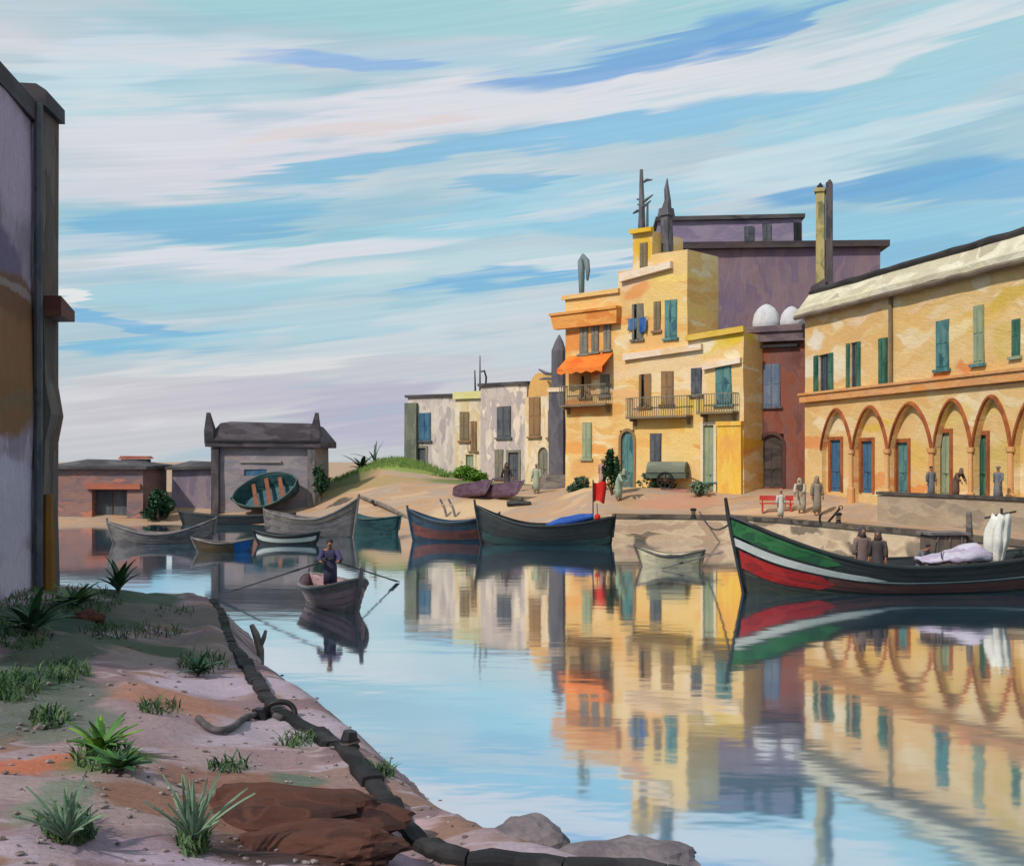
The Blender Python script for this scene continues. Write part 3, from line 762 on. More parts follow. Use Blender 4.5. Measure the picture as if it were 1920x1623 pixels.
h, fr, zt = simple_house('grey_house', 'taller warm grey house with a dark shuttered window next to the lemon parapet', 901, 988, 80.2, 78, 722, 0, 8, GH2,
    [((932,958,762,820), 'closed', SLATE, SLATE), ((928,944,842,896), 'closed', SLATE, GREYP)], [((952,974,846,908), SLATE, GREYP, False)], DKCOP)
h, fr, zt = simple_house('cream_house', 'cream house with tan shutters and a rounded ochre gable beside the slim grey turret', 984, 1066, 77, 74, 742, 0, 8, CRH,
    [((992,1014,744,818), 'closed', TAN, TAN), ((1028,1044,770,820), 'closed', TAN, STONEG)], [((1008,1030,836,908), GREYP, CREAMP, True)], None)
u0, z0 = fr.px(990, 742); u1, _ = fr.px(1032, 742); zc = fr.px(1010, 698)[1]
MB().prism([(u0, zt+.003), (u1, zt+.003)]+[((u0+u1)/2+(u1-u0)/2*math.cos(a), zt+.003+(zc-zt)*math.sin(a)) for a in [PI*i/10 for i in range(11)]][1:-1], 0, 1.5).build('gable', brush('ochre_gable', [(236, 184, 110), (222, 168, 104)], .7, 'v'), h, wob=.04)

# ---- purple building behind
fp = Frame(at(1284, 900, 80.5)[:2], at(1650, 900, 79.5)[:2], 2.4)
pb = thing('purple_building', 'big mauve flat-roofed building looming behind the yellow house', 'building', fp.O, fp.th)
PUR = brush('mauve_shade_render', [(112, 94, 110), (128, 106, 114), (106, 92, 114), (130, 104, 108)], 1.6, 'v', .85, .4, k=1.1, contrast=.35)  # dark mauve holds the painted shade of a sunlit wall
PUR2 = brush('lilac_lit_render', [(124, 112, 140), (148, 134, 154), (116, 106, 138)], 1.3, 'h', .85, .4, k=.95)  # lighter lilac paints light onto the upper block
zt = fp.px(1460, 466)[1]
facade(MB(), -.5, fp.L, -1, zt, 12, (), None, 1.2).build('wall', PUR, pb, wob=.06)
r = fp.rect(1290, 1664, 462, 472)
MB().box(-.5, r[1], -.5, 12.2, zt+.003, zt+.45).build('cornice', brush('dark_mauve', [(66, 58, 64), (90, 76, 78)], .8, 'h', k=.8), pb, wob=.08)
ua, ub = fp.px(1234, 440, 1.5)[0], fp.px(1504, 440, 1.5)[0]
zb, zp = zt+.45, fp.px(1400, 412, 1.5)[1]
pw = [((1396,1414,424,456), 'closed', SLATE, SLATE), ((1430,1446,420,452), 'closed', SLATE, SLATE), ((1488,1502,418,460), 'closed', IRON, IRON)]
ph = MB(); hs = []
for w_ in pw:
    a0, a1, b0, b1 = fp.rect(*w_[0], 1.5); hs.append((a0, a1, max(b0, zb+.3), b1, .2))
o = facade(ph, ua, ub, zb, zp, 8, hs, None, 1.2).build('attic_wall', PUR2, pb, wob=.05); o.location.y = 1.5
for w_, h_ in zip(pw, hs):
    wo = window(pb, h_[:4], .2, w_[2], w_[3], w_[1]); wo.location.y = 1.5
MB().box(ua-.2, ub+.2, 1.2, 9.7, zp+.003, zp+.3).build('coping', DKCOP, pb, wob=.1)

# ---- red house
frd = Frame(at(1394, 900, 63)[:2], at(1514, 900, 61.2)[:2], 2.3)
rh = thing('red_house', 'shaded red-brown house with a blue arched window and dark arched door', 'house', frd.O, frd.th)
RED = brush('red_brown_shade_render', [(112, 62, 54), (134, 76, 60), (126, 84, 76), (104, 64, 60)], 1.0, 'v', .85, .4, k=1.0, contrast=.4)  # wall shade is put into this darker red-brown, though the sun reaches it
rw = ((1432,1463,682,762), 'closed', SLATE, brush('dusty_blue', [(96, 112, 140), (122, 134, 154)], .5, 'v'))
rd = ((1424,1470,812,914), DARKWOOD, brush('dark_red_trim', [(84, 50, 46), (104, 66, 58)], .5, 'v', k=.7), True)
zt = frd.px(1452, 642)[1]
facade(MB(), 0, frd.L, -1, zt, 9, [(*frd.rect(*rw[0]), .22), (*frd.rect(*rd[0]), .25)], None, .7).build('wall', RED, rh, wob=.05)
window(rh, frd.rect(*rw[0]), .22, rw[2], rw[3], 'closed'); door(rh, frd.rect(*rd[0]), .25, rd[1], rd[2], True)
MB().box(-.2, frd.L-.02, -.45, 9.1, zt+.003, zt+.55).box(-.35, frd.L-.02, -.6, 9.2, zt+.553, frd.px(1452, 612)[1]).build('cornice', brush('plum_cornice', [(96, 80, 92), (128, 108, 112), (88, 70, 80)], .7, 'h', k=.8), rh, wob=.06)
MB().box(.3, frd.L-.5, -.3, -.004, zt-.3, zt-.16).build('moulding', IRON, rh, wob=.03)
zr = frd.px(1452, 612)[1]
for px_, rr_, lb in ((1437, .8, 'larger white dome on the roof of the red house'), (1484, .66, 'duller white dome on the roof of the red house next to the tall chimney')):
    u, _ = frd.px(px_, 600, 1.5); zz = frd.px(px_, 570 if px_ < 1450 else 574, 1.5)[1]-zr
    dm = thing('roof_dome', lb, 'dome', frd.O+frd.a*u+frd.n*1.5+Vector((0, 0, zr)), frd.th)
    MB().rings([[(rr_*k*math.cos(a), rr_*k*math.sin(a), z) for a in [2*PI*i/14 for i in range(14)]] for z, k in ((0, 1), (zz*.3, 1.0), (zz*.6, .88), (zz*.82, .62), (zz*.95, .3), (zz, .05))]).build('shell', DOMEW, dm, smooth=True)
    MB().rings([[(rr_*1.08*math.cos(a), rr_*1.08*math.sin(a), z) for a in [2*PI*i/14 for i in range(14)]] for z in (.003, .18)]).build('drum', DOMEW if px_ < 1450 else GREYP, dm)

# ---- tall chimney
p = at(1546, 600, 66)
ch = thing('tall_chimney', 'tall ochre and dark factory chimney with finials behind the arcade building', 'chimney', (p.x, p.y, 2.3), math.radians(-20))
hz = lambda py: H-(py-HZ)/F*66-2.3
MB().box(-.5, .06, -.4, .4, -1, hz(362), .03).box(-.58, .06, -.48, .48, hz(362)+.003, hz(355)).build('shaft', brush('ochre_brick', [(150, 140, 92), (196, 176, 120), (120, 118, 84)], .5, 'v'), ch, wob=.05)
MB().box(.075, .5, -.38, .38, -1, hz(345), .03).tube([(.3, 0, hz(345)), (.3, 0, hz(338))], [.2, .06], 8).build('flue', brush('sooty_brick', [(62, 56, 60), (96, 86, 86)], .5, 'v', k=.9), ch, wob=.05)
MB().tube([(-.26, 0, hz(355)), (-.26, 0, hz(349)), (-.24, 0, hz(342))], [.16, .2, .03], 8).build('finial', IRON, ch)
MB().prism([(-1.2, hz(600)), (.1, hz(600)), (.1, hz(525)), (-.75, hz(540))], -.7, -.5).build('buttress', brush('sooty_brick_foot', [(70, 62, 68), (92, 80, 84)], .5, 'v', k=.9), ch)

# ---- arcade building on the right
fa = Frame((16.0, 60), (20.3, 43.5), 2.4)
ab = thing('arcade_building', 'long golden arcade building with five brown arches and green shutters', 'building', fa.O, fa.th)
LA = fa.L*1.42
zs, zcr, zband0, zband1, zeave, ztop = 2.2, 4.25, 4.75, 5.3, 9.45, 10.8
adabs = [fa.dab(*a) for a in [(1526,690,24,80,88,(250,236,208),.95),(1530,640,22,24,0,(252,240,220),.9),(1600,620,90,24,12,(238,190,124)),(1700,600,90,26,14,(242,196,122)),(1850,590,90,30,14,(240,196,112)),(1890,560,50,20,14,(226,190,84),.8),
  (1640,690,70,30,6,(246,204,140)),(1720,700,60,24,8,(244,208,150)),(1840,700,60,20,8,(240,190,120)),(1762,700,22,12,0,(238,130,66),.9),(1812,690,26,14,0,(238,150,90),.9),(1530,830,12,60,85,(240,160,96),.9),
  (1640,900,60,14,4,(240,160,90),.8),(1700,850,40,40,0,(240,196,108)),(1870,860,50,50,20,(226,192,112)),(1800,880,40,40,20,(244,204,134)),(1560,860,30,40,0,(238,200,140)),(1640,800,40,10,4,(240,196,80),.8),(1570,745,40,10,8,(244,170,96),.8),(1720,640,40,12,14,(250,224,180),.85),(1620,590,40,10,12,(250,216,180),.85),(1800,620,40,14,14,(252,228,176),.8),(1880,640,30,40,10,(232,196,110),.8),(1700,920,40,12,2,(240,150,76),.85),(1860,760,30,20,10,(246,210,130),.85),(1580,700,12,50,86,(250,226,190),.85),(1740,560,60,10,14,(246,206,166),.85),(1780,780,60,20,10,(240,206,130))]]
AW = brush('golden_stucco_wall', [(240, 192, 126), (246, 208, 148), (238, 196, 132), (252, 228, 186)], 1.3, 'h', .8, .6, strokes=adabs, tilt=9, contrast=.6)
BROWN = brush('brown_arch_moulding', [(158, 84, 46), (186, 108, 62), (134, 70, 44)], .6, 'v', .75, .4)
arches = [(1541,1597),(1601,1664),(1669,1747),(1753,1821),(1826,1895)]
AR = [(fa.px(a, 850)[0], fa.px(b, 850)[0]) for a, b in arches]
pit = (AR[-1][1]-AR[0][0])/5
lastu = AR[-1][1]
for k in range(1): AR.append((lastu+.2, lastu+pit))
up = [ ((1527,1563,664,738), 'open', SLATE, GREEN), ((1588,1614,642,734), 'open', SLATE, GREEN), ((1648,1664,634,720), 'closed', SAGE, GREEN), ((1756,1780,600,692), 'closed', TEAL, TEAL), ((1826,1846,572,682), 'closed', TEAL, SAGE), ((1898,1914,598,668), 'closed', SAGE, GREEN)]
uh = [list(fa.rect(*w_[0]))+[.2] for w_ in up]
# narrower opening for windows with open leaves
for h_, w_ in zip(uh, up):
    if w_[1] == 'open': c0, hw = (h_[0]+h_[1])/2, (h_[1]-h_[0])*.26; h_[0], h_[1] = c0-hw, c0+hw
facade(MB(), 0, LA, zband0, zeave, 9, uh, None, .8).build('upper_wall', AW, ab, wob=.05)
for h_, w_ in zip(uh, up): window(ab, h_[:4], .2, w_[2], w_[3], w_[1])
# arcade storey
def arch_pts(a, b, n=14):
    c, hw = (a+b)/2, (b-a)/2
    out = []
    for i in range(n+1):
        t = -1+2*i/n
        out.append((c+hw*t, zs+(zcr-zs)*(1-abs(t)**1.75)**.78))
    return out
am = MB(); RC = .28
prev = 0.0
def quad(a, b, c, d): am.add([a, b, c, d], [(0, 1, 2, 3)])
for a, b in AR:
    quad((prev, 0, -1), (a, 0, -1), (a, 0, zband0-.003), (prev, 0, zband0-.003))
    P = arch_pts(a, b)
    for (xa, za), (xb, zb_) in zip(P, P[1:]):
        quad((xa, 0, za), (xb, 0, zb_), (xb, 0, zband0-.003), (xa, 0, zband0-.003))
        quad((xa, 0, za), (xa, RC, za), (xb, RC, zb_), (xb, 0, zb_))
    quad((a, 0, -1), (a, RC, -1), (a, RC, zs), (a, 0, zs)); quad((b, 0, -1), (b, 0, zs), (b, RC, zs), (b, RC, -1))
    prev = b
quad((prev, 0, -1), (LA, 0, -1), (LA, 0, zband0-.003), (prev, 0, zband0-.003))
quad((0, 0, -1), (0, 0, zband0-.003), (0, 9, zband0-.003), (0, 9, -1)); quad((LA, 0, -1), (LA, 9, -1), (LA, 9, zband0-.003), (LA, 0, zband0-.003))
am.build('arcade_wall', AW, ab, wob=.0)
ds = [((1556,1579,822,912), BLUE), ((1614,1638,824,912), BLUE), ((1680,1705,826,924), TEAL), ((1760,1784,808,920), SAGE), ((1830,1853,812,926), GREEN)]
hd = []
for r_, m_ in ds:
    a0, a1, b0, b1 = fa.rect(*r_, RC); hd.append((a0, a1, 0.03, min(b1, 3.2), RC+.2))
facade(MB(), 0.05, LA-.05, -1, zcr+.3, 8.5, [(a, b, c, d, .2) for a, b, c, d, _ in hd], None, .8).build('back_wall', AW, ab).location.y = RC
for (r_, m_), h_ in zip(ds, hd):
    do = door(ab, h_[:4], .2, m_, BROWN, False); do.location.y = RC
for k, (a, b) in enumerate(AR):
    P = arch_pts(a, b, 18)
    m_ = MB(); pr = [(.0, -.004), (-.0, -.12), (.16, -.10), (.18, -.004)]
    rr = []
    for i, (x, z) in enumerate(P):
        dx, dz = P[min(i+1, 18)][0]-P[max(i-1, 0)][0], P[min(i+1, 18)][1]-P[max(i-1, 0)][1]; l = math.hypot(dx, dz)
        nx, nz = -dz/l, dx/l
        lim = .13 if 0 < i < 18 else .1
        rr.append([(x+nx*o*lim/.18, y, z+nz*o*lim/.18) for o, y in pr])
    m_.rings(rr)
    m_.build('arch_moulding', BROWN, ab)
for i in range(len(AR)):
    c = (AR[i][1]+AR[i+1][0])/2 if i+1 < len(AR) else None
    if c is None: continue
    w_ = max(.06, (AR[i+1][0]-AR[i][1])/2+.02)
    MB().tube([(c, -.1, -.6), (c, -.1, .25), (c, -.1, .3), (c, -.1, zs-.25), (c, -.1, zs-.2), (c, -.1, zs)], [w_*1.6, w_*1.5, w_, w_*.85, w_*1.4, w_*1.5], 10).build('column', brush('peach_column', [(236, 182, 124), (226, 164, 106)], .6, 'v') if i == 0 else bpy.data.materials['peach_column'], ab)
BANDM = brush('orange_string_course', [(232, 150, 82), (238, 178, 118), (222, 160, 110), (240, 160, 84)], .8, 'h', .75, .5)
MB().box(-.15, LA, -.25, -.004, zband0+.05, zband1-.12).box(-.2, LA, -.34, -.004, zband1-.117, zband1).build('string_course', BANDM, ab, wob=.03)
ROOFP = brush('pale_attic_render', [(232, 222, 190), (206, 194, 168), (240, 232, 208), (190, 178, 156)], 1.0, 'h', .85, .5, tilt=0)
rr = [[(u, -.05, zeave), (u, -.5, zeave+.12), (u, -.5, zeave+.38), (u, -.2, zeave+.55), (u, .45, ztop), (u, 9, ztop), (u, 9, zeave)] for u in [-.3+(LA+.3)*i/16 for i in range(17)]]
MB().rings(rr).build('roof', ROOFP, ab, wob=.06)
MB().tube([(u, -.42, zeave+.02+.02*math.sin(u*3)) for u in [-.3+(LA+.3)*i/20 for i in range(21)]], .13, 8).build('gutter', brush('grey_brown_gutter', [(112, 98, 88), (146, 130, 114)], .6, 'h'), ab)
MB().tube([(u, .42, ztop+.06+.03*math.sin(u*2.3)) for u in [-.2+(LA+.2)*i/20 for i in range(21)]], [.1]+[.17]*20, 8).build('ridge', brush('black_ridge_tile', [(40, 38, 40), (66, 62, 62)], .5, 'h', .8, .4, k=1), ab)
u, z1 = fa.px(1673, 590); _, z0 = fa.px(1673, 722)
MB().tube([(u, -.1, zband1), (u, -.1, zeave-.1), (u-.0, -.38, zeave)], .1, 8).build('drainpipe', STONEG, ab)

# ---- hut on the far left shore
fh = Frame(at(402, 900, 74)[:2], at(588, 900, 74)[:2], 2.1)
hu = thing('boat_house', 'grey-lilac boat house with a dark hipped roof and corner horns on the far shore', 'hut', fh.O, fh.th)
HUTW = brush('hut_render', [(142, 132, 140), (158, 146, 150), (132, 126, 138), (162, 140, 134)], 1.0, 'h', .85, .4, k=.95)
HUTR = brush('hut_roof', [(56, 50, 56), (78, 70, 78), (92, 82, 92)], .8, 'h', .8, .5, k=.9)
zr0 = fh.px(490, 838)[1]; zr1 = fh.px(490, 790)[1]
hwin = (fh.px(458, 890)[0], fh.px(500, 890)[0], fh.px(480, 892)[1], fh.px(480, 880)[1], .15)
facade(MB(), 0, fh.L, -2.6, zr0, 6, [hwin], None, .8).build('wall', HUTW, hu, wob=.05)
fo = MB().box(hwin[0], hwin[1], .06, .1, hwin[2], hwin[3]).build('window', BLUE, hu)
MB().box(hwin[0]-.3, hwin[1]+1.0, -.12, -.004, hwin[3]+.45, hwin[3]+.6).build('lintel', brush('hut_lintel', [(170, 160, 160), (184, 170, 164)], .6, 'h', k=.7), fo)
MB().rings([[(-.5, -.5, zr0+.003), (fh.L+.5, -.5, zr0+.003), (fh.L+.5, 6.5, zr0+.003), (-.5, 6.5, zr0+.003)], [(-.5, -.5, zr0+.4), (fh.L+.5, -.5, zr0+.4), (fh.L+.5, 6.5, zr0+.4), (-.5, 6.5, zr0+.4)], [(.3, .3, zr1-.12), (fh.L-.3, .3, zr1-.2), (fh.L-.3, 5.5, zr1-.2), (.3, 5.5, zr1-.12)], [(.6, 2, zr1+.05), (fh.L-.6, 2, zr1-.05), (fh.L-.6, 4, zr1-.05), (.6, 4, zr1+.05)]]).build('roof', HUTR, hu, wob=.1)
MB().box(-.45, fh.L+.45, -.56, -.503, zr0+.34, zr0+.48).build('eaves_board', brush('tarred_board', [(32, 30, 34), (52, 48, 52)], .5, 'h', k=1), hu, wob=.05)
for u, sg in ((-.25, 1), (fh.L+.15, -1)):
    MB().rings([[(u-.3, -.45, zr0+.2), (u+.3, -.45, zr0+.2), (u+.3, .2, zr0+.2), (u-.3, .2, zr0+.2)], [(u-.32, -.45, zr0+1.1), (u+.3, -.45, zr0+1.1), (u+.3, .2, zr0+1.1), (u-.32, .2, zr0+1.1)], [(u-.1-.1*sg, -.3, fh.px(490, 774)[1]), (u+.08-.1*sg, -.3, fh.px(490, 774)[1]), (u+.08-.1*sg, 0, fh.px(490, 774)[1]), (u-.1-.1*sg, 0, fh.px(490, 774)[1])]]).build('horn', HUTR, hu, wob=.05)
for u, nm in ((.1, 'corner_post'), (fh.L-.1, 'corner_post')):
    MB().box(u-.25, u+.25, -.35, -.004, -2.6, zr0-.02).build(nm, brush('tarred_post', [(66, 58, 64), (96, 88, 92)], .6, 'v', k=.9) if u < 1 else brush('pale_post', [(90, 86, 90), (130, 124, 124)], .6, 'v', k=.9), hu, wob=.05)

# ---- low buildings at far left
def lowb(name, label, x0, x1, D, ytop, mat, roofm, base, depth=5, archx=None, eave=.35):
    fr = Frame(at(x0, 900, D)[:2], at(x1, 900, D)[:2], base)
    h = thing(name, label, 'house', fr.O, fr.th)
    zt = fr.px((x0+x1)/2, ytop)[1]
    hs = []
    if archx: 
        a0, a1, b0, b1 = fr.rect(*archx); hs = [(a0, a1, -1.7, b1, .8)]
    facade(MB(), 0, fr.L, -2.8, zt, depth, hs, None, .8).build('wall', mat, h, wob=.06)
    MB().rings([[(-eave, -eave, zt+.003), (fr.L+eave, -eave, zt+.003), (fr.L+eave, depth+eave, zt+.003), (-eave, depth+eave, zt+.003)], [(-eave, -eave, zt+.2), (fr.L+eave, -eave, zt+.2), (fr.L+eave, depth+eave, zt+.2), (-eave, depth+eave, zt+.2)], [(fr.L*.25, depth*.4, zt+.6), (fr.L*.75, depth*.4, zt+.5), (fr.L*.75, depth*.6, zt+.5), (fr.L*.25, depth*.6, zt+.6)]]).build('roof', roofm, h, wob=.12)
    return h, fr, hs
h, fr, hs = lowb('low_house', 'low mauve shed wall joining the boat house on its left', 322, 400, 75, 880, brush('mauve_shed', [(128, 116, 134), (146, 132, 150), (156, 140, 138)], .8, 'v', k=.9), DKCOP, 2.0)
h, fr, hs = lowb('low_house', 'low dusky pink boat store with a dark wide opening by the left shore', 100, 268, 72, 878, brush('dusky_pink_render', [(140, 112, 112), (164, 122, 112), (122, 108, 116), (196, 128, 108)], .9, 'h', k=.85), DKCOP, 2.0, 5, (172,238,918,958))
a, b, c, d, _ = hs[0]
MB().box(a+.05, (a+b)/2-.05, .7, .78, -1.7, d-.1).box((a+b)/2+.05, b-.05, .7, .78, -1.7, d-.1).build('door', SLATE, h)
MB().box(a-.3, b+.9, -.2, -.004, d+.05, d+.4).build('lintel', brush('coral_lintel', [(216, 122, 92), (200, 120, 100)], .5, 'h', k=.7), h, wob=.08)
p = at(236, 862, 74)
rf = thing('roof_vent', 'small coral tiled roof vent on the dusky pink boat store', 'roof vent', (p.x, p.y+2, fr.O.z+fr.px(180, 878)[1]+.5))
MB().box(-.9, .9, -.4, .4, -.15, .12).build('base', DKCOP, rf); MB().prism([(-1.1, .123), (1.1, .123), (.9, .3), (-.9, .34)], -.5, .5).build('cap', brush('coral_tile', [(206, 120, 96), (150, 90, 80)], .5, 'h', k=.8), rf, wob=.05)

# ---- the near building on the left
fl = Frame((-8.15, 12.0), (-9.58, 22.2), 1.4)
nb = thing('near_house', 'tall shaded lilac house filling the left edge above the bank', 'house', fl.O, fl.th)
def nd(py, D): return H-(py-HZ)/F*D-1.4
zc = nd(215, 22.6)-.35
ld = []
for px, py, hl, hw, t, c, op in [(30,300,60,130,0,(170,150,172),.9),(10,480,40,60,0,(96,86,112),.85),(30,640,70,140,0,(126,88,54),.97),(10,760,60,70,0,(118,84,50),.95),(30,560,50,60,0,(104,72,52),.9),(60,760,26,60,88,(110,90,70),.7),(60,900,40,160,88,(166,164,188),.9),(20,960,60,120,0,(178,172,190),.9),(40,1080,50,50,0,(184,178,192),.8),(55,560,12,130,88,(140,124,126),.8)]:
    ld.append(fl.dab(px, py, hl, hw, t, c, op))
NW = brush('lilac_old_plaster', [(146, 132, 150), (160, 146, 164), (132, 118, 132), (152, 140, 160)], .9, 'v', .85, .6, strokes=ld, k=1.15)
facade(MB(), 0, fl.L, -1.5, zc, 7, (), None, .7).build('wall', NW, nb, wob=.06)
MB().box(-.4, fl.L+.1, -.1, 7.2, zc+.003, zc+.38).build('cornice', brush('black_slate', [(48, 44, 50), (72, 66, 74)], .6, 'h', k=1), nb, wob=.08)
# corner buttress
PIER = []
for px, py, hl, hw, t, c in [(92,360,16,110,88,(132,126,122)),(80,560,10,160,88,(70,72,86)),(100,560,14,90,88,(108,98,104)),(100,680,16,90,88,(90,64,54)),(96,820,18,110,88,(98,86,88)),(90,1000,14,80,88,(134,96,44)),(108,960,10,110,88,(96,82,76))]:
    PIER.append(Frame((-10.2, 23), (-9, 23), 1.4).dab(px, py, hl, hw, t, c))
u1 = fl.L
zb = nd(228, 23)
bx0, bx1 = u1-.05, u1+.95
m_ = brush('dark_buttress_stone', [(96, 84, 84), (120, 108, 104), (82, 72, 72), (110, 88, 76)], .8, 'v', .85, .5, k=.8)
MB().rings([[(bx0-.1, -.14-e, z), (bx1, -.14-e, z), (bx1, .6, z), (bx0-.1, .6, z)] for z, e in ((-1.5, .08), (1.5, .0), (3.0, .02), (3.55, .12), (4.2, .02), (7.0, 0), (zb, 0))]).build('buttress', m_, nb, wob=.06)
MB().rings([[(bx0-.3, -.2-e, z), (bx1+.05, -.2-e, z), (bx1+.1, .7, z), (bx0-.3, .7, z)] for z, e in ((zb+.003, .05), (zb+.3, .05), (zb+.42, -.15))]).build('buttress_cap', bpy.data.materials['black_slate'], nb, wob=.06)
zl = nd(592, 23)
MB().prism([(bx0-.1, zl-.12), (bx1-.1, zl-.12), (bx1-.1, zl+.1), (bx0-.1, zl+.28)], -.5, -.16).build('ledge', brush('red_brown_tile', [(96, 56, 50), (122, 76, 64)], .5, 'h', k=.8), nb, wob=.04)
MB().tube([(bx0-.0, -.2, -.8), (bx0-.0, -.2, nd(1000, 22.6)), (bx0-.0, -.2, nd(925, 22.6))], [.16, .14, .1], 8).build('ochre_post', brush('ochre_post', [(142, 98, 34), (120, 84, 40)], .5, 'v', k=.9), nb)
MB().tube([(bx0-.3, -.1, 0), (bx0-.3, -.1, zb)], .09, 8).build('drainpipe', SLATE, nb)

# ================================================================== BOATS
def hull_fn(Lb, beam, bow, mid, stern, draft=.3, fine=.62, rake=.25, rakes=.15, sb=.02, full=.45):
    def B(t): return max(sb if t > .5 else .02, beam/2*max(0, math.sin(PI*min(1, max(0, t))))**fine) if sb < .1 else (beam/2*max(.02, math.sin(PI*min(1, t*.62+.0)))**fine)
    def sheer(t): return mid+(bow-mid)*max(0, (full-t)/full)**2+(stern-mid)*max(0, (t-full)/(1-full))**2
    def keel(t): return -draft+draft*.9*max(0, 1-t/.12)**2+draft*.7*max(0, (t-.9)/.1)**2
    def P(t, s, side, off=0):
        z = keel(t)+(sheer(t)-keel(t))*s
        y = side*(B(t)*min(1, (.12+.88*s**.55)) if s > 0 else side*0+.0)
        if s <= 0: y = 0
        y += side*off
        x = (t-.5)*Lb - rake*s*max(0, 1-t/.3)**2*1.0 + rakes*s*max(0, (t-.8)/.2)**2
        return Vector((x, y, z))
    return P, B, sheer, keel
def boat(name, label, loc, rz, Lb, beam, bow, mid, stern, hull_m, inner_m, trim_m, draft=.3, strakes=(), thwarts=2, post=.25, rot=None, group=None, fine=.62, rake=.25, transom=False, floor=.12, bottom_m=None, seat_m=None):
    root = thing(name, label, 'boat', loc, rz, group, rot)
    P, B, sh, ke = hull_fn(Lb, beam, bow, mid, stern, draft, fine, rake, sb=.3 if transom else .02)
    NT_, NS = 24, 7
    mb = MB(); rows = []
    for i in range(NT_+1):
        t = i/NT_
        rows.append([P(t, s/NS, -1) for s in range(NS, 0, -1)]+[P(t, 0, 1)]+[P(t, s/NS, 1) for s in range(1, NS+1)])
    mb.rings(rows, cap=False, closed=False)
    if transom: mb.add(rows[-1], [tuple(range(len(rows[-1])))])
    hull = mb.build('hull', hull_m, root, smooth=True)
    sm = hull.modifiers.new('thickness', 'SOLIDIFY'); sm.thickness = .04; sm.offset = -1
    # inner lining and floorboards
    fl_ = MB(); rr = []
    for i in range(2, NT_-1):
        t = i/NT_; s = max(.05, min(.9, (floor-ke(t))/(sh(t)-ke(t)))); a = P(t, s, 1)
        rr.append([(a.x, -max(0, a.y-.02), floor), (a.x, max(0, a.y-.02), floor), (a.x, max(0, a.y-.03), floor-.02), (a.x, -max(0, a.y-.03), floor-.02)])
    fl_.rings(rr).build('floorboards', inner_m, root)
    g = MB()
    for sd in (-1, 1): g.tube([P(i/NT_, 1, sd, .0) for i in range(NT_+1)], .035+.008*beam, 6)
    if transom: g.tube([P(1, 1, -1), P(1, 1, 1)], .045, 6)
    g.build('gunwale', trim_m, root)
    st = MB(); st.tube([P(.06, 0, 1), P(.0, .02, 1)*1, P(0, .5, 1)*Vector((1, 0, 1)) if False else Vector((P(0, .5, 1).x-.02, 0, P(0, .5, 1).z)), Vector((P(0, 1, 1).x-.04, 0, P(0, 1, 1).z)), Vector((P(0, 1, 1).x-.04-post*.15, 0, P(0, 1, 1).z+post))], [.04, .05, .06, .07, .05], 6)
    st.build('stem_post', trim_m, root)
    if not transom:
        MB().tube([Vector((P(1, .3, 1).x+.02, 0, P(1, .3, 1).z)), Vector((P(1, 1, 1).x+.03, 0, P(1, 1, 1).z)), Vector((P(1, 1, 1).x+.04, 0, P(1, 1, 1).z+post*.5))], .05, 6).build('stern_post', trim_m, root)
    for k in range(thwarts):
        t = .3+.45*k/max(1, thwarts-1) if thwarts > 1 else .5
        z = sh(t)-.14*beam/1.6; s = (z-ke(t))/(sh(t)-ke(t)); a = P(t, s, 1)
        yy = min(P(t-.05, s, 1).y, P(t+.05, s, 1).y)-.06
        MB().box(a.x-.13, a.x+.13, -yy, yy, z-.04, z).build('thwart', seat_m or inner_m, root)
    if Lb > 3.2:
        pl = MB()
        for s_ in ((.3, .46, .6, .76, .9) if Lb > 8 else (.45, .62, .8)):
            for sd in (-1, 1): pl.tube([P(.02+.96*i/18, s_, sd, .004 if Lb < 8 else .024) for i in range(19)], .011, 4)
        pl.build('plank_seam', trim_m, root)
    for nm, s0, s1, t0, t1, m_ in strakes:
        b = MB(); n = 30
        for sd in (-1, 1):
            rr = []
            for i in range(n+1):
                t = t0+(t1-t0)*i/n
                f = min(1, (1-i/n)*6) if t1 < .9 else 1
                sa, sb_ = s0+(s1-s0)*.5*(1-f), s1-(s1-s0)*.5*(1-f)
                mids = [sa+(sb_-sa)*j/3 for j in range(4)]
                rr.append([P(t, q_, sd, .022) for q_ in mids]+[P(t, q_, sd, .002) for q_ in reversed(mids)])
            b.rings(rr)
        b.build(nm, m_, root, smooth=False)
    return root, P, sh
def oar(name, label, p0, p1, mat, parent=None, blade=.55):
    p0, p1 = Vector(p0), Vector(p1); d = p1-p0; l = d.length
    root = thing(name, label, 'oar', p0)
    root.rotation_euler = d.to_track_quat('X', 'Z').to_euler()
    MB().tube([(0, 0, 0), (l-blade, 0, 0)], [.028, .022], 6).build('shaft', mat, root)
    MB().box(l-blade, l, -.07, .07, -.012, .012).build('blade', mat, root)
    MB().tube([(l*.28, 0, 0), (l*.34, 0, 0)], .036, 6).build('collar', IRON, root)
    return root

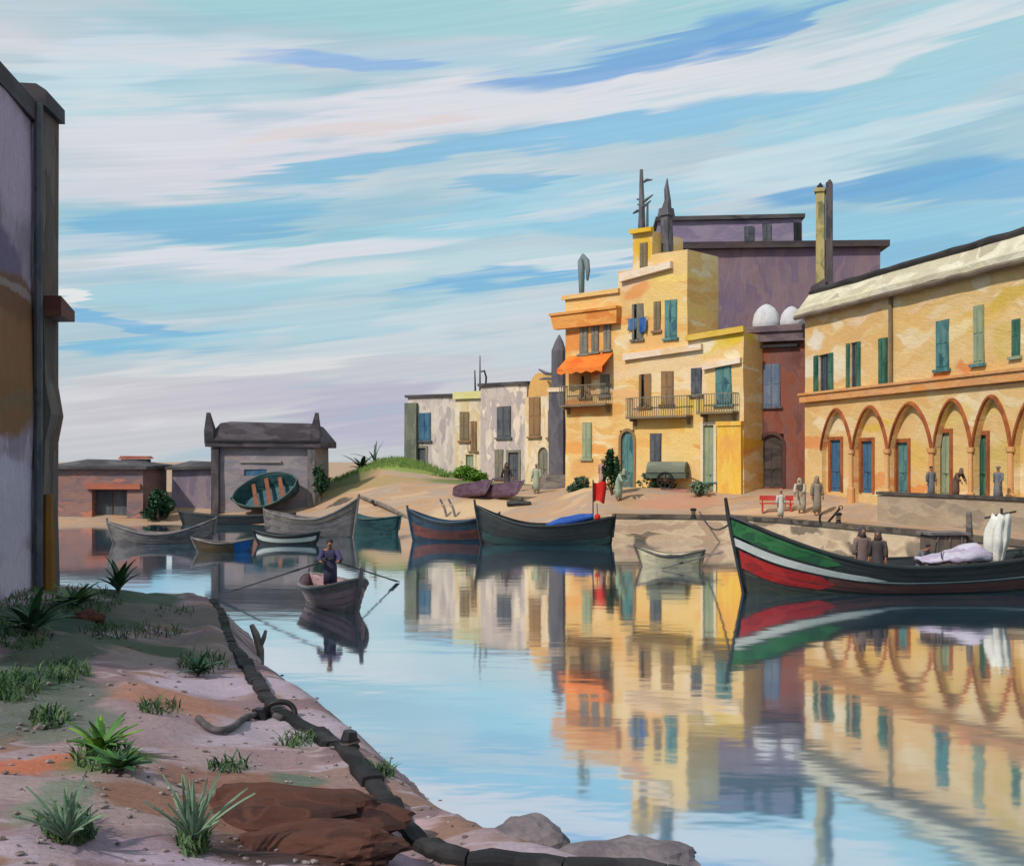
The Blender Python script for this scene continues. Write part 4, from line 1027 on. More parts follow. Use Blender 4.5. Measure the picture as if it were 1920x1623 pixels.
BLACKH = brush('black_hull_paint', [(30, 32, 36), (48, 52, 56), (38, 44, 46)], .5, 'gx', .55, .3, k=1)
DKBROWN = brush('brown_black_hull', [(104, 96, 98), (130, 122, 122), (84, 78, 82)], .5, 'gx', .6, .3, k=1)
GREYB = brush('weathered_grey_boards', [(108, 98, 92), (134, 124, 116), (88, 80, 78)], .5, 'gx', .8, .3, k=.9)
SAND = brush('sun_bleached_boards', [(196, 172, 140), (170, 146, 120), (214, 194, 164)], .5, 'gx', .8, .3)
TEALH = brush('teal_hull_paint', [(44, 84, 88), (66, 106, 106), (36, 68, 76)], .5, 'gx', .55, .3)
BLUEH = brush('navy_hull_paint', [(40, 60, 84), (62, 86, 108), (36, 48, 68)], .5, 'gx', .55, .3)
REDB = brush('brick_red_hull', [(110, 66, 62), (132, 82, 76), (92, 58, 60)], .5, 'gx', .6, .3)
PLUM = brush('plum_hull_paint', [(92, 64, 86), (118, 90, 110), (80, 54, 72)], .4, 'gx', .6, .3)
PINKH = brush('dusty_pink_hull', [(164, 128, 136), (186, 150, 156), (140, 108, 118)], .4, 'gx', .6, .3)
WHITEP = brush('white_boat_paint', [(226, 230, 226), (206, 212, 208)], .5, 'gx', .5, .3)
REDP = brush('red_boat_paint', [(178, 40, 42), (196, 56, 52), (156, 38, 42)], .5, 'gx', .5, .3, contrast=.8)
GREENP = brush('green_boat_paint', [(40, 104, 58), (60, 124, 72), (30, 84, 54)], .5, 'gx', .5, .3, contrast=.8)
OLIVE = brush('dark_olive_hull', [(46, 54, 48), (62, 66, 56), (36, 40, 40)], .5, 'gx', .55, .3, k=1)

# --- the big moored boat on the right
p = on(1385, 1112, 0); pe = Vector((17.6, 34.6, 0))
x0 = Vector((7.05, 33.4, 0)); dv = pe-x0
ctr = (x0+pe)/2; rz = math.atan2(dv.y, dv.x)
big, P, sh = boat('fishing_boat', 'long dark fishing boat with a green, white and red striped bow', ctr, rz, dv.length, 2.9, 2.35, .86, 1.35, BLACKH, GREYB, BLACKH, .5,
    [('green_strake', .76, .955, .0, .25, GREENP), ('white_strake', .62, .725, .0, .38, WHITEP), ('red_strake', .36, .585, .005, .24, REDP), ('rubbing_strake', .625, .65, .33, .99, brush('white_line_paint', [(196, 204, 204), (160, 172, 172)], .5, 'gx')), ('lower_strake', .40, .585, .22, .99, brush('maroon_strake_paint', [(92, 56, 54), (112, 70, 66)], .5, 'gx')), ('boot_top', .0, .35, .01, .99, OLIVE)],
    4, .55, fine=.5, rake=.45, floor=.2)
def onbig(t, y, z): return big.matrix_basis @ Vector(((t-.5)*dv.length, y, z))
big.rotation_euler = (0, 0, rz)
MW = Matrix.Translation(ctr) @ Matrix.Rotation(rz, 4, 'Z')
def onbig(t, y, z): return MW @ Vector(((t-.5)*dv.length, y, z))
# lilac tarpaulin heap, brown box, pale sail on it
tp = thing('tarpaulin', 'lilac and white tarpaulin heaped on the gunwale of the long fishing boat', 'tarpaulin', onbig(.60, -.78, .98), rz)
tb = MB(); rr = []
n = 16
for i in range(n+1):
    t = i/n; x = -1.2+2.4*t; hgt = .12+.34*smooth(t*1.2)*(1-smooth((t-.75)*4)) ; wv = .5*math.sin(PI*min(1, max(.06, t)))**.4
    rr.append([(x, wv*math.cos(a)*1.1, (hgt*math.sin(a) if math.sin(a) > 0 else .08*math.sin(a))+.13*mnoise.noise(Vector((x*2.9, a*1.7, 3)))+.10*t) for a in [2*PI*j/14 for j in range(14)]])
tb.rings(rr).build('cloth', brush('lilac_cloth', [(190, 176, 206), (214, 206, 222), (176, 158, 186), (226, 222, 230)], .5, 'gx', .85, .6), tp, smooth=True)
MB().tube([(-.7, -.5, .12), (-.6, -.2, .55), (-.5, .2, .55), (-.4, .5, .12)], .02, 6).build('lashing', DARKWOOD, tp)
bx = thing('hatch_box', 'square brown deckhouse box behind the lilac tarpaulin', 'deck box', onbig(.63, .55, .2), rz)
cb = MB().box(-.6, .6, -.4, .45, 0, 1.5, .04).build('body', brush('brown_box_boards', [(96, 80, 74), (120, 102, 92), (84, 70, 68)], .5, 'v', .8, .4, k=.9), bx)
MB().box(-.66, .66, -.46, .5, 1.503, 1.58).build('lid', DKBROWN, bx)
for x in (-.4, 0, .4): MB().box(x-.015, x+.015, -.412, -.36, .1, 1.5).build('batten', DKBROWN, bx)
MB().tube([(.85, 0, 0), (.87, 0, 1.3), (.85, 0, 2.2)], [.13, .12, .08], 8).build('post', GREYB, bx)
sl_ = thing('furled_sail', 'white sail hanging furled near the stern of the long fishing boat', 'sail', onbig(.755, -.3, .3), rz)
rr = []
for i in range(11):
    t = i/10; z = .55+1.5*t; wv = .16+.2*math.sin(PI*(.1+.75*t))
    rr.append([(wv*math.cos(a)*(1+.2*math.sin(a*4+z*1.5))-.1+.22*t*t, wv*.7*math.sin(a)*(1+.25*math.sin(a*7+z))+.02*math.sin(z*9), z+.06*math.sin(a*5)*(1 if i in (0, 10) else 0)) for a in [2*PI*j/28 for j in range(28)]])
MB().rings(rr).build('canvas', brush('white_canvas', [(226, 222, 214), (238, 236, 230), (206, 200, 192)], .4, 'v', .85, .6), sl_, smooth=True)
MB().tube([(.16, .1, 0), (.18, .1, 2.25)], [.06, .04], 8).tube([(-.4, .05, 1.95), (.65, .1, 2.15)], .035, 6).build('mast', DARKWOOD, sl_)

# mooring ropes from the bow
rope = tag(MB().tube([Vector((6.75, 33.35, 2.2)).lerp(Vector((9.5, 55.6, 1.45)), i/10)+Vector((0, 0, -.55*math.sin(PI*i/10))) for i in range(11)], .035, 6).build('mooring_rope', DARKWOOD), 'slack dark rope running from the bow of the long fishing boat to the quay', 'rope')

# --- boats along the far shore
def far_boat(name, label, x0, x1, ywl, bow_px, mid_px, stern_px, rz, beam, hull_m, inner_m, trim_m, flip=False, **k):
    z = 0.0; D = (H-z)*F/(ywl-HZ); Lb = (x1-x0)/F*D/max(.3, abs(math.cos(rz)))
    c = at((x0+x1)/2, ywl, D); c.z = 0
    q = lambda py: H-(py-HZ)/F*D
    return boat(name, label, c, rz+(PI if flip else 0), Lb, beam, q(bow_px), q(mid_px), q(stern_px), hull_m, inner_m, trim_m, **k)
far_boat('rowing_boat', 'sagging dark grey boat with a sand coloured inside, nearest the left shore', 216, 396, 1018, 978, 1000, 972, .1, 1.6, DKBROWN, SAND, DKBROWN, post=.2, thwarts=3)
far_boat('rowing_boat', 'low black punt lying along the bank below the boat house', 345, 548, 982, 958, 967, 962, .05, 1.4, BLACKH, TEALH, BLACKH, post=.08, thwarts=2, floor=.1)
far_boat('rowing_boat', 'dark boat with a steep raised bow below the sandy slope', 498, 664, 1006, 934, 972, 956, -.15, 1.8, DKBROWN, SAND, DKBROWN, flip=True, post=.25, thwarts=3, strakes=[('upper_strake', .8, .97, .0, .99, GREYB)])
far_boat('rowing_boat', 'small low black skiff with a white stripe in front of the steep-bowed boat', 486, 592, 1020, 993, 1003, 997, .05, 1.2, BLACKH, SAND, BLACKH, post=.08, thwarts=1, strakes=[('white_strake', .55, .8, .02, .98, WHITEP)])
far_boat('rowing_boat', 'small teal boat half hidden right of the steep bow', 648, 748, 1000, 955, 972, 966, -.35, 1.5, TEALH, SAND, TEALH, post=.12, thwarts=2)
far_boat('rowing_boat', 'navy boat with a brick red lower hull, left of the black boat', 774, 930, 1014, 955, 978, 962, -.12, 1.8, BLUEH, SAND, BLUEH, post=.2, thwarts=3, strakes=[('red_strake', .32, .66, .03, .98, REDB), ('top_strake', .88, .98, .0, .99, BLACKH)])
blk, P2, sh2 = far_boat('fishing_boat', 'broad black boat carrying a blue tarpaulin and a red flag', 902, 1146, 1020, 948, 984, 968, -.06, 2.3, BLACKH, GREYB, BLACKH, post=.3, thwarts=4, strakes=[('teal_boot_top', .2, .42, .02, .98, brush('dark_teal_paint', [(44, 66, 70), (58, 82, 84)], .5, 'gx'))])
bc = blk.location
tpz = at(1068, 962, bc.y-.2)
tp = thing('tarpaulin', 'bright blue tarpaulin rolled over the stern half of the broad black boat', 'tarpaulin', (tpz.x, tpz.y, .62), math.radians(0))
rr = []
for i in range(13):
    t = i/12; x = -1.15+2.3*t; rr.append([(x, .42*math.cos(a)*math.sin(PI*min(.94, max(.06, t)))**.35, .28+.45*t+(.26*math.sin(a))*math.sin(PI*min(.94, max(.06, t)))**.35+.04*mnoise.noise(Vector((x*3, a, 1)))) for a in [2*PI*j/12 for j in range(12)]])
MB().rings(rr).build('cloth', brush('royal_blue_cloth', [(30, 74, 164), (52, 100, 186), (26, 58, 130)], .4, 'gx', .7, .5), tp, smooth=True)
MB().tube([(-.3, -.45, .3), (-.3, -.1, .7), (-.3, .35, .5)], .02, 5).build('lashing', DARKWOOD, tp)
fp_ = at(1112, 940, bc.y+.1)
fg = thing('red_flag', 'red flag on a short staff at the stern of the broad black boat', 'flag', (fp_.x, fp_.y, .55))
zt_ = at(1112, 903, bc.y).z-.55
MB().tube([(0, 0, 0), (0, 0, zt_+.1)], .035, 6).build('staff', DARKWOOD, fg)
rr = []
for i in range(8):
    t = i/7; rr.append([(.03+.62*t, .1*math.sin(t*6), zt_-.02-.05*math.sin(t*7)), (.02+.60*t, .1*math.sin(t*6+.4), zt_-.5), (.05+.5*t, .1*math.sin(t*6+.8), zt_-.98+.08*math.sin(t*5))])
o = MB().rings(rr, cap=False, closed=False).build('cloth', brush('red_flag_cloth', [(212, 30, 26), (230, 50, 38)], .3, 'v', .8, .4), fg)
o.modifiers.new('thick', 'SOLIDIFY').thickness = .02
bp_ = at(1120, 969, bc.y-1.3)
by = thing('buoy', 'small round red buoy hung beside the red flag', 'buoy', bp_)
MB().blob((0, 0, 0), (.15, .15, .17), 1, .02).build('float', bpy.data.materials['red_flag_cloth'], by, smooth=True); MB().tube([(0, 0, .15), (0, .1, .5), (0, .35, .62)], .02, 5).build('lanyard', IRON, by)
# blue and brown skiff in the middle of the left basin
sk, P3, sh3 = far_boat('rowing_boat', 'small brown skiff with a bright blue patch on its stern in the left basin', 374, 466, 1034, 1008, 1017, 1010, .12, 1.15, brush('umber_hull', [(78, 62, 48), (98, 80, 60)], .4, 'gx'), SAND, DKBROWN, post=.08, thwarts=1, strakes=[('blue_strake', .3, .95, .72, .99, brush('bright_blue_paint', [(24, 92, 168), (44, 112, 184)], .3, 'gx'))])
# cream dinghy near the bow of the big boat
cd, P4, sh4 = far_boat('dinghy', 'little cream dinghy lying beside the bow of the long fishing boat', 1206, 1310, 1062, 1024, 1040, 1030, -.25, 1.25, brush('cream_boat_paint', [(222, 206, 170), (238, 226, 196), (196, 180, 150)], .4, 'gx'), SAND, GREYB, post=.08, thwarts=2)
oar('oar', 'brown oar trailing from the cream dinghy towards the fishing boat', (cd.location.x-.5, cd.location.y-1.2, .05), (cd.location.x+1.9, cd.location.y-.5, .62), DKBROWN)
oar('oar', 'second pale oar lying across the cream dinghy', (cd.location.x-.9, cd.location.y-.1, .42), (cd.location.x+1.9, cd.location.y-.1, .5), GREYB)

# plum skiffs drawn up
for (px, py, z, rot, lab) in ((880, 934, 1.0, (math.radians(22), math.radians(6), math.radians(128)), 'plum skiff drawn up on the sand, nearest the lemon-parapet house'), (935, 936, .95, (math.radians(24), math.radians(6), math.radians(130)), 'plum skiff drawn up just behind the broad black boat'), (1200, 984, .0, (0, 0, math.radians(135)), 'plum skiff floating under the quay edge beside the red flag')):
    p = gp(px, py) if z else on(1200, 1010, .0)
    b_, *_ = boat('skiff', lab, (p.x, p.y, p.z+.25 if z else 0), 0, 3.6 if z else 2.9, 1.05, .75, .5, .55, PLUM, brush('plum_inside', [(120, 96, 112), (98, 78, 94)], .4, 'gx') if 'plum_inside' not in bpy.data.materials else bpy.data.materials['plum_inside'], PLUM, .2, thwarts=2, post=.1, rot=rot, group='plum coloured skiffs', floor=.05)
# teal boat hauled out, its inside turned to us
p = at(504, 918, 70)
hb, *_ = boat('hauled_boat', 'round teal boat hauled out and tipped towards the water before the boat house', (p.x, p.y, 1.75), 0, 4.0, 2.7, 1.2, 1.05, 1.1, TEALH, brush('blue_green_inside', [(88, 112, 116), (64, 98, 110), (50, 96, 132)], .4, 'gx'), brush('teal_rim', [(92, 112, 108), (70, 88, 90)], .4, 'gx'), .25, thwarts=3, post=.1, rot=(math.radians(-8), math.radians(-4), math.radians(20)), fine=.5, floor=.15, seat_m=brush('rust_thwart', [(150, 84, 56), (126, 72, 52)], .3, 'gx'))
hbz = gp(504, 962)
hb.rotation_euler = (math.radians(50), math.radians(-17), math.radians(4)); hb.location = (hbz.x, hbz.y+.5, hbz.z+.95)
# upturned grey boat on the sand
p = gp(1046, 914)
ub, *_ = boat('upturned_boat', 'grey boat lying keel up on the sand before the slim grey turret', (p.x, p.y, p.z+.5), 0, 2.9, 1.5, .6, .5, .55, GREYB, GREYB, DKBROWN, .35, thwarts=2, post=.05, rot=(PI, 0, math.radians(8)))

# spars and stakes on the beach
sp = thing('spar', 'long grey-brown spar lying slanted down the sand to the navy boat', 'spar', gp(672, 932))
d = gp(772, 974)-Vector(sp.location)
MB().tube([(0, 0, .1), d*.5+Vector((0, 0, .16)), d], [.1, .15, .09], 8).build('pole', GREYB, sp); MB().tube([d*.3+Vector((0, 0, .1)), d*.36+Vector((0, 0, .1))], .17, 8).build('iron_band', IRON, sp)
for px, lab in ((832, 'left one of two dark stakes leaning on the sand behind the navy boat'), (848, 'right one of two dark stakes leaning on the sand behind the navy boat')):
    p = gp(px+8, 968); sk_ = thing('stake', lab, 'stake', p, 0, 'stakes on the sand')
    MB().tube([(0, 0, -.3), (-.22, .1, .5), (-.5, .2, 1.05)], [.08, .09, .06], 6).build('post', DKBROWN, sk_)
    MB().tube([(-.3, .13, .62), (-.36, .15, .74)], .1, 6).build('rope_lashing', SAND, sk_)
p = gp(972, 948)
lg = thing('log', 'short black driftwood log on the sand above the broad black boat', 'log', p, math.radians(-12))
MB().tube([(-.7, 0, .12), (0, .05, .17), (.75, 0, .14)], [.15, .19, .13], 8).build('trunk', BLACKH, lg); MB().tube([(.1, 0, .2), (.3, -.1, .5)], [.07, .04], 6).build('stub', BLACKH, lg)

# ================================================================== PEOPLE
def skin_mesh(name, V, E, R, sub=1, root=0):
    me = bpy.data.meshes.new(name+'_cage'); me.from_pydata(V, E, []); me.update()
    o = bpy.data.objects.new(name+'_cage', me); COL.objects.link(o)
    o.modifiers.new('s', 'SKIN'); 
    for i, r in enumerate(R): me.skin_vertices[0].data[i].radius = r if isinstance(r, tuple) else (r, r)
    me.skin_vertices[0].data[root].use_root = True
    ss = o.modifiers.new('u', 'SUBSURF'); ss.levels = sub; ss.render_levels = sub
    bpy.context.view_layer.update()
    dg = bpy.context.evaluated_depsgraph_get()
    nm = bpy.data.meshes.new_from_object(o.evaluated_get(dg)); nm.name = name
    bpy.data.objects.remove(o); bpy.data.meshes.remove(me)
    for p_ in nm.polygons: p_.use_smooth = True
    return nm
def body_mesh(name, pose):
    """continuous figure; pose gives joint places (z up, facing -y)"""
    J = pose; V = []; E = []; R = []
    def add(p, r, par=None):
        V.append(tuple(p)); R.append(r)
        if par is not None: E.append((par, len(V)-1))
        return len(V)-1
    pel = add(J['pelvis'], (.15, .11)); sp_ = add(J['waist'], (.13, .10), pel); chs = add(J['chest'], (.165, .115), sp_)
    nk = add(J['neck'], .058, chs); h0 = add(J['jaw'], (.066, .075), nk); h1 = add(J['head'], (.083, .098), h0); add(J['crown'], (.06, .075), h1)
    add(Vector(J['jaw'])*.35+Vector(J['head'])*.65+Vector(J.get('face', (0, -.115, 0))), .017, h1)
    for sd in (0, 1):
        sh_, e_, wr, hd = J['arm'][sd]
        a = add(sh_, .062, chs); b = add(e_, .046, a); c = add(wr, .032, b); d_ = add(hd, (.042, .024), c)
        v = (Vector(hd)-Vector(wr)).normalized(); sx = Vector((1, 0, 0))
        side = v.cross(Vector((0, 1, 0))); side = side.normalized() if side.length > .2 else sx
        nrm = v.cross(side).normalized()
        for k, (o_, l) in enumerate(((-.03, .062), (-.01, .075), (.01, .07), (.03, .056))):
            f1 = add(Vector(hd)+v*.035+side*o_, .0095, d_); f2 = add(Vector(hd)+v*(.035+l*.55)+side*o_*1.1-nrm*.006, .009, f1); add(Vector(hd)+v*(.03+l)+side*o_*1.1-nrm*.02, .008, f2)
        t1 = add(Vector(hd)-v*.01-side*.045, .011, d_); add(Vector(hd)+v*.035-side*.065, .009, t1)
        hp, kn, an, to = J['leg'][sd]
        a = add(hp, .09, pel); b = add(kn, .06, a); c = add(an, .042, b); add(to, (.045, .03), c)
    return skin_mesh(name, V, E, R, 1)
STAND = dict(pelvis=(0,0,.93), waist=(0,0,1.1), chest=(0,0,1.3), neck=(0,0,1.45), jaw=(0,-.015,1.52), head=(0,-.01,1.61), crown=(0,0,1.69),
    arm=[((.18,0,1.38),(.24,.02,1.1),(.25,-.06,.86),(.25,-.08,.78)), ((-.18,0,1.38),(-.25,.02,1.1),(-.26,-.06,.86),(-.26,-.08,.78))],
    leg=[((.09,0,.86),(.1,-.02,.48),(.1,.02,.08),(.11,-.12,.035)), ((-.09,0,.86),(-.1,-.02,.48),(-.1,.02,.08),(-.11,-.12,.035))])
WALK = dict(STAND); WALK.update(arm=[((.18,0,1.38),(.23,-.08,1.11),(.22,-.26,.93),(.22,-.31,.87)), ((-.18,0,1.38),(-.24,.1,1.11),(-.25,.14,.86),(-.25,.14,.78))],
    leg=[((.09,0,.86),(.1,.05,.48),(.1,.26,.12),(.11,.14,.04)), ((-.09,0,.86),(-.1,-.16,.5),(-.1,-.2,.08),(-.11,-.34,.035))])
STOOP = dict(STAND); STOOP.update(waist=(0,-.05,1.08), chest=(0,-.2,1.24), neck=(0,-.33,1.34), jaw=(0,-.39,1.38), head=(0,-.42,1.46), crown=(0,-.42,1.54),
    arm=[((.18,-.24,1.3),(.22,-.36,1.05),(.16,-.52,.9),(.15,-.56,.84)), ((-.18,-.24,1.3),(-.22,-.36,1.05),(-.16,-.52,.9),(-.15,-.56,.84))])
SIT = dict(pelvis=(0,0,.1), waist=(0,-.05,.28), chest=(0,-.12,.48), neck=(0,-.18,.63), jaw=(0,-.21,.69), head=(0,-.22,.78), crown=(0,-.21,.86),
    arm=[((.18,-.12,.56),(.26,-.3,.38),(.24,-.52,.36),(.23,-.6,.36)), ((-.18,-.12,.56),(-.26,-.3,.38),(-.24,-.52,.36),(-.23,-.6,.36))],
    leg=[((.1,0,.08),(.13,-.42,.16),(.12,-.72,-.18),(.12,-.84,-.21)), ((-.1,0,.08),(-.13,-.42,.16),(-.12,-.72,-.18),(-.12,-.84,-.21))])
ROW = dict(STAND); ROW.update(chest=(0,-.06,1.3), neck=(0,-.1,1.44), jaw=(0,-.13,1.51), head=(0,-.13,1.6), crown=(0,-.12,1.68),
    arm=[((.18,-.06,1.38),(.3,-.2,1.16),(.24,-.42,1.12),(.23,-.49,1.12)), ((-.18,-.06,1.38),(-.3,-.2,1.16),(-.24,-.42,1.12),(-.23,-.49,1.12))],
    leg=[((.09,0,.86),(.13,-.06,.48),(.16,.06,.08),(.17,-.08,.035)), ((-.09,0,.86),(-.13,-.06,.48),(-.16,.06,.08),(-.17,-.08,.035))])
BODY = {k: body_mesh('body_'+k, p_) for k, p_ in (('stand', STAND), ('walk', WALK), ('stoop', STOOP), ('row', ROW))}
SKIN = brush('skin', [(150, 104, 80), (168, 120, 92)], .4, 'o', .6, .1)
HAIR = brush('dark_hair', [(36, 30, 30), (54, 46, 44)], .2, 'v', .7, .3, k=1)
def robe(pose, hem, wide, J):
    b = MB(); c, p_, wst = Vector(J['chest']), Vector(J['pelvis']), Vector(J['waist']); nk = Vector(J['neck'])
    kl = [Vector(J['leg'][i][1]) for i in (0, 1)]; al = [Vector(J['leg'][i][2]) for i in (0, 1)]
    if pose == 'sit': lev = [(p_+Vector((0, -.02, -.1)), .2, .18), (wst, .17, .14), (c, .2, .145), (c+Vector((0, -.02, .09)), .2, .12), (nk+Vector((0, 0, -.02)), .075, .075)]
    else:
        kc_, ac = (kl[0]+kl[1])/2, (al[0]+al[1])/2
        span = abs(al[0].y-al[1].y)/2
        lev = [(Vector((ac.x, ac.y, hem)), .2*wide, .15*wide+span), (kc_, .19*wide, .15*wide+span*.5), (p_, .185, .15), (wst, .165, .135), (c, .2, .145), (c+Vector((0, 0, .09)), .2, .115), (nk+Vector((0, 0, -.02)), .075, .075)]
    b.rings([[(q_.x+rx*math.cos(a)*(1+.05*math.sin(a*7+i)), q_.y+ry*math.sin(a), q_.z) for a in [2*PI*j/16 for j in range(16)]] for i, (q_, rx, ry) in enumerate(lev)])
    for i in (0, 1):
        s_, e_, w_, _ = [Vector(v) for v in J['arm'][i]]
        b.tube([s_+Vector((0, 0, .0)), s_.lerp(e_, .5), e_, e_.lerp(w_, .8)], [.085, .078, .07, .075], 10)
    if pose == 'sit':
        for i in (0, 1):
            h_, k_, a_, _ = [Vector(v) for v in J['leg'][i]]
            b.tube([h_, k_+Vector((0, .03, 0)), k_.lerp(a_, .15), a_+Vector((0, 0, .05))], [.12, .095, .085, .07], 10)
    return b
def person(label, loc, rz, cloth, pose='stand', head='hair', hem=.14, wide=1.0, sc=1.0, headm=None):
    J = dict(stand=STAND, walk=WALK, stoop=STOOP, row=ROW)[pose]
    r = thing('person', label, 'person', loc, rz); r.scale = (sc, sc, sc)
    me = BODY[pose]; 
    if not me.materials: me.materials.append(SKIN)
    o = bpy.data.objects.new('body', me); COL.objects.link(o); o.parent = r
    robe(pose, hem, wide, J).build('robe' if pose != 'sit' else 'jacket', cloth, r, smooth=True)
    hd = Vector(J['head'])
    hm = MB()
    if head == 'hair': hm.rings([[(hd.x+rx*math.cos(a), hd.y+.02+rx*1.15*math.sin(a), hd.z+dz) for a in [2*PI*j/12 for j in range(12)]] for dz, rx in ((.0, .082), (.05, .093), (.09, .075), (.115, .03))])
    elif head == 'hood':
        hm.rings([[(hd.x+rx*math.cos(a), hd.y+.03+oy+rx*1.1*math.sin(a), hd.z+dz) for a in [2*PI*j/12 for j in range(12)]] for dz, rx, oy in ((-.2, .15, .03), (-.08, .11, .03), (.03, .105, .01), (.1, .085, .0), (.15, .03, .01))])
    else: hm.rings([[(hd.x+rx*math.cos(a), hd.y+.01+rx*1.1*math.sin(a), hd.z+dz) for a in [2*PI*j/14 for j in range(14)]] for dz, rx in ((.02, .1), (.05, .12), (.09, .115), (.13, .06), (.14, .02))])
    hm.build({'hair': 'hair', 'hood': 'hood', 'turban': 'turban'}[head], headm or (HAIR if head == 'hair' else cloth), r, smooth=True)
    eb = MB()
    f = Vector(J['head'])
    for s_ in (-.032, .032): eb.blob((f.x+s_, f.y-.088, f.z-.005), (.011, .008, .009), 0, 0, 1)
    eb.build('eyes', HAIR, r)
    return r
CL = {k: brush('cloth_'+k, c, .3, 'v', .85, .4) for k, c in dict(sage=[(168, 178, 152), (186, 192, 168)], pale=[(196, 190, 176), (176, 168, 150)], grey=[(142, 134, 122), (164, 154, 138)], brown=[(110, 86, 78), (128, 104, 92)], dark=[(70, 62, 66), (92, 82, 82)], mauve=[(138, 116, 110), (116, 98, 98)],
    white=[(214, 208, 196), (230, 226, 216)], slate=[(108, 112, 122), (134, 134, 136)], rose=[(176, 134, 130), (196, 160, 150)], red=[(206, 34, 30), (222, 60, 46)], seagreen=[(166, 188, 168), (140, 164, 146)]).items()}
def ground_person(label, px, foot, z, h_px, cloth, **k):
    p = gp(px, foot)
    if z > 2.6:      # up on the terrace, just behind its coping
        D = 34.0
        while gz((px-960)/F*D, D) < 2.38: D += .1
        D += .55; p = Vector(((px-960)/F*D, D, gz((px-960)/F*D, D)))
    D = p.y; sc = h_px/F*D/1.72
    return person(label, (p.x, D, p.z), k.pop('rz', 0), CL[cloth], sc=min(1.12, max(.8, sc)), **k)
ground_person('person in a dark grey robe walking below the dark shuttered window', 950, 925, 2.0, 62, 'dark', pose='walk', rz=.6, head='hood')
ground_person('person in a pale sage robe standing by the upturned grey boat', 1006, 925, 1.9, 56, 'sage', rz=-.4, head='turban')
ground_person('person in a sea green robe leaning forward in front of the teal door', 1160, 938, 1.75, 66, 'seagreen', pose='stoop', rz=.7, head='hood', headm=None)
ground_person('person in a dusty rose robe behind the one in sea green', 1130, 918, 2.15, 58, 'rose', pose='walk', rz=-.5, head='turban')
ground_person('person in a white-grey robe leaning on the quay by the corner of the arcade building', 1503, 962, 1.4, 74, 'pale', pose='stoop', rz=-.5, head='hood')
ground_person('person in a long grey-brown robe standing upright beside the pale leaning one', 1532, 966, 1.4, 82, 'grey', rz=.2, head='hood')
ground_person('person in a pale robe standing by the red market bench', 1464, 972, 1.32, 50, 'white', rz=.3, head='turban', headm=CL['rose'])
ground_person('person in a brown robe sitting hunched on the terrace below the fourth arch', 1792, 938, 2.66, 62, 'brown', pose='stoop', rz=.4, head='hood')
ground_person('person in a slate blue robe on the terrace at the right edge', 1872, 944, 2.66, 58, 'slate', pose='walk', rz=-.9, head='turban')
ground_person('small person in slate clothes beside the brown robed figure on the terrace', 1746, 934, 2.66, 44, 'slate', rz=.2, head='hair')
for t_, y_, cl_, hd_, lb, po, s_, rz_ in ((.37, .35, 'mauve', 'hood', 'person in a mauve-brown robe and dark hood standing in the long fishing boat', 'stand', 1.02, .1), (.395, -.15, 'dark', 'hood', 'dark robed person standing in the long fishing boat beside the mauve robed one', 'stand', .98, -.5)):
    p = onbig(t_, y_, .2); person(lb, p, rz_, CL[cl_], po, hd_, sc=s_, wide=1.1, headm=CL['dark'])
p = onbig(.535, .1, .2); person('small dark figure bending in the middle of the long fishing boat', p, .5, CL['slate'], 'stoop', 'hair', sc=.8)

# ---- the rower in the middle of the basin
rbp = on(612, 1142, 0)
rb, P5, sh5 = boat('rowing_boat', 'pink-sided rowing boat with its bow towards us and a rower in it', (rbp.x, rbp.y+.9, 0), math.radians(-62), 3.9, 1.65, .95, .55, .7, PINKH, GREYB, DKBROWN, .25, [('grey_strake', .84, .98, 0, .99, GREYB), ('boot_top', .05, .34, .01, .99, DKBROWN)], 3, .3, rake=.35)
rb.rotation_euler.z = math.radians(118)
RM = Matrix.Translation(rb.location) @ Matrix.Rotation(math.radians(118), 4, 'Z')
# bow is at -x: turn it to face the viewer
rp = RM @ Vector((.15, 0, .12))
rower = person('rower in dark indigo clothes standing in the pink-sided boat with two oars', rp, .12, brush('cloth_indigo', [(78, 72, 110), (62, 60, 88), (100, 92, 112)], .3, 'v', .85, .4), 'row', 'hair', hem=.5, sc=1.0)
RW = Matrix.Translation(rp) @ Matrix.Rotation(.12, 4, 'Z')
oar('oar', "long black oar reaching left from the rower's hand to the bank", RW @ Vector((.12, -.5, 1.22)), on(404, 1118, .05), BLACKH, blade=.8)
oar('oar', "long black oar reaching right from the rower's hand", RW @ Vector((-.12, -.5, 1.22)), on(746, 1090, .03), BLACKH, blade=.8)

# ================================================================== SMALL THINGS ON THE QUAY
p = gp(1456, 960)
bn = thing('market_bench', 'low red bench on the quay in front of the red house', 'bench', p, math.radians(-12))
RB = brush('red_bench_paint', [(196, 56, 56), (214, 84, 76)], .3, 'gx', .7, .3)
MB().box(-.85, .85, -.22, .22, .42, .48).build('seat', RB, bn)
for x in (-.7, .7): MB().box(x-.05, x+.05, -.18, .18, 0, .417).build('leg', RB, bn)
MB().box(-.85, .85, .2, .24, .6, .85).build('backrest', RB, bn)
for x in (-.7, .7): MB().box(x-.03, x+.03, .243, .28, .2, .85).build('back_post', RB, bn)
p = gp(1545, 990)
ac = thing('anchor', 'black iron anchor propped on the quay in front of the two pale robed figures', 'anchor', (p.x, p.y, p.z+.05), math.radians(-20), rot=(math.radians(20), math.radians(38), math.radians(-15)))
MB().tube([(0, 0, .05), (0, 0, 1.1)], .05, 8).build('shank', IRON, ac)
MB().tube([(-.45*math.cos(a), 0, .42-.42*math.sin(a)) for a in [-.15+(PI+.3)*i/10 for i in range(11)]], [.02]+[.05]*9+[.02], 8).build('arms', IRON, ac)
MB().tube([(0, -.4, 1.0), (0, .4, 1.0)], .035, 8).build('stock', IRON, ac)
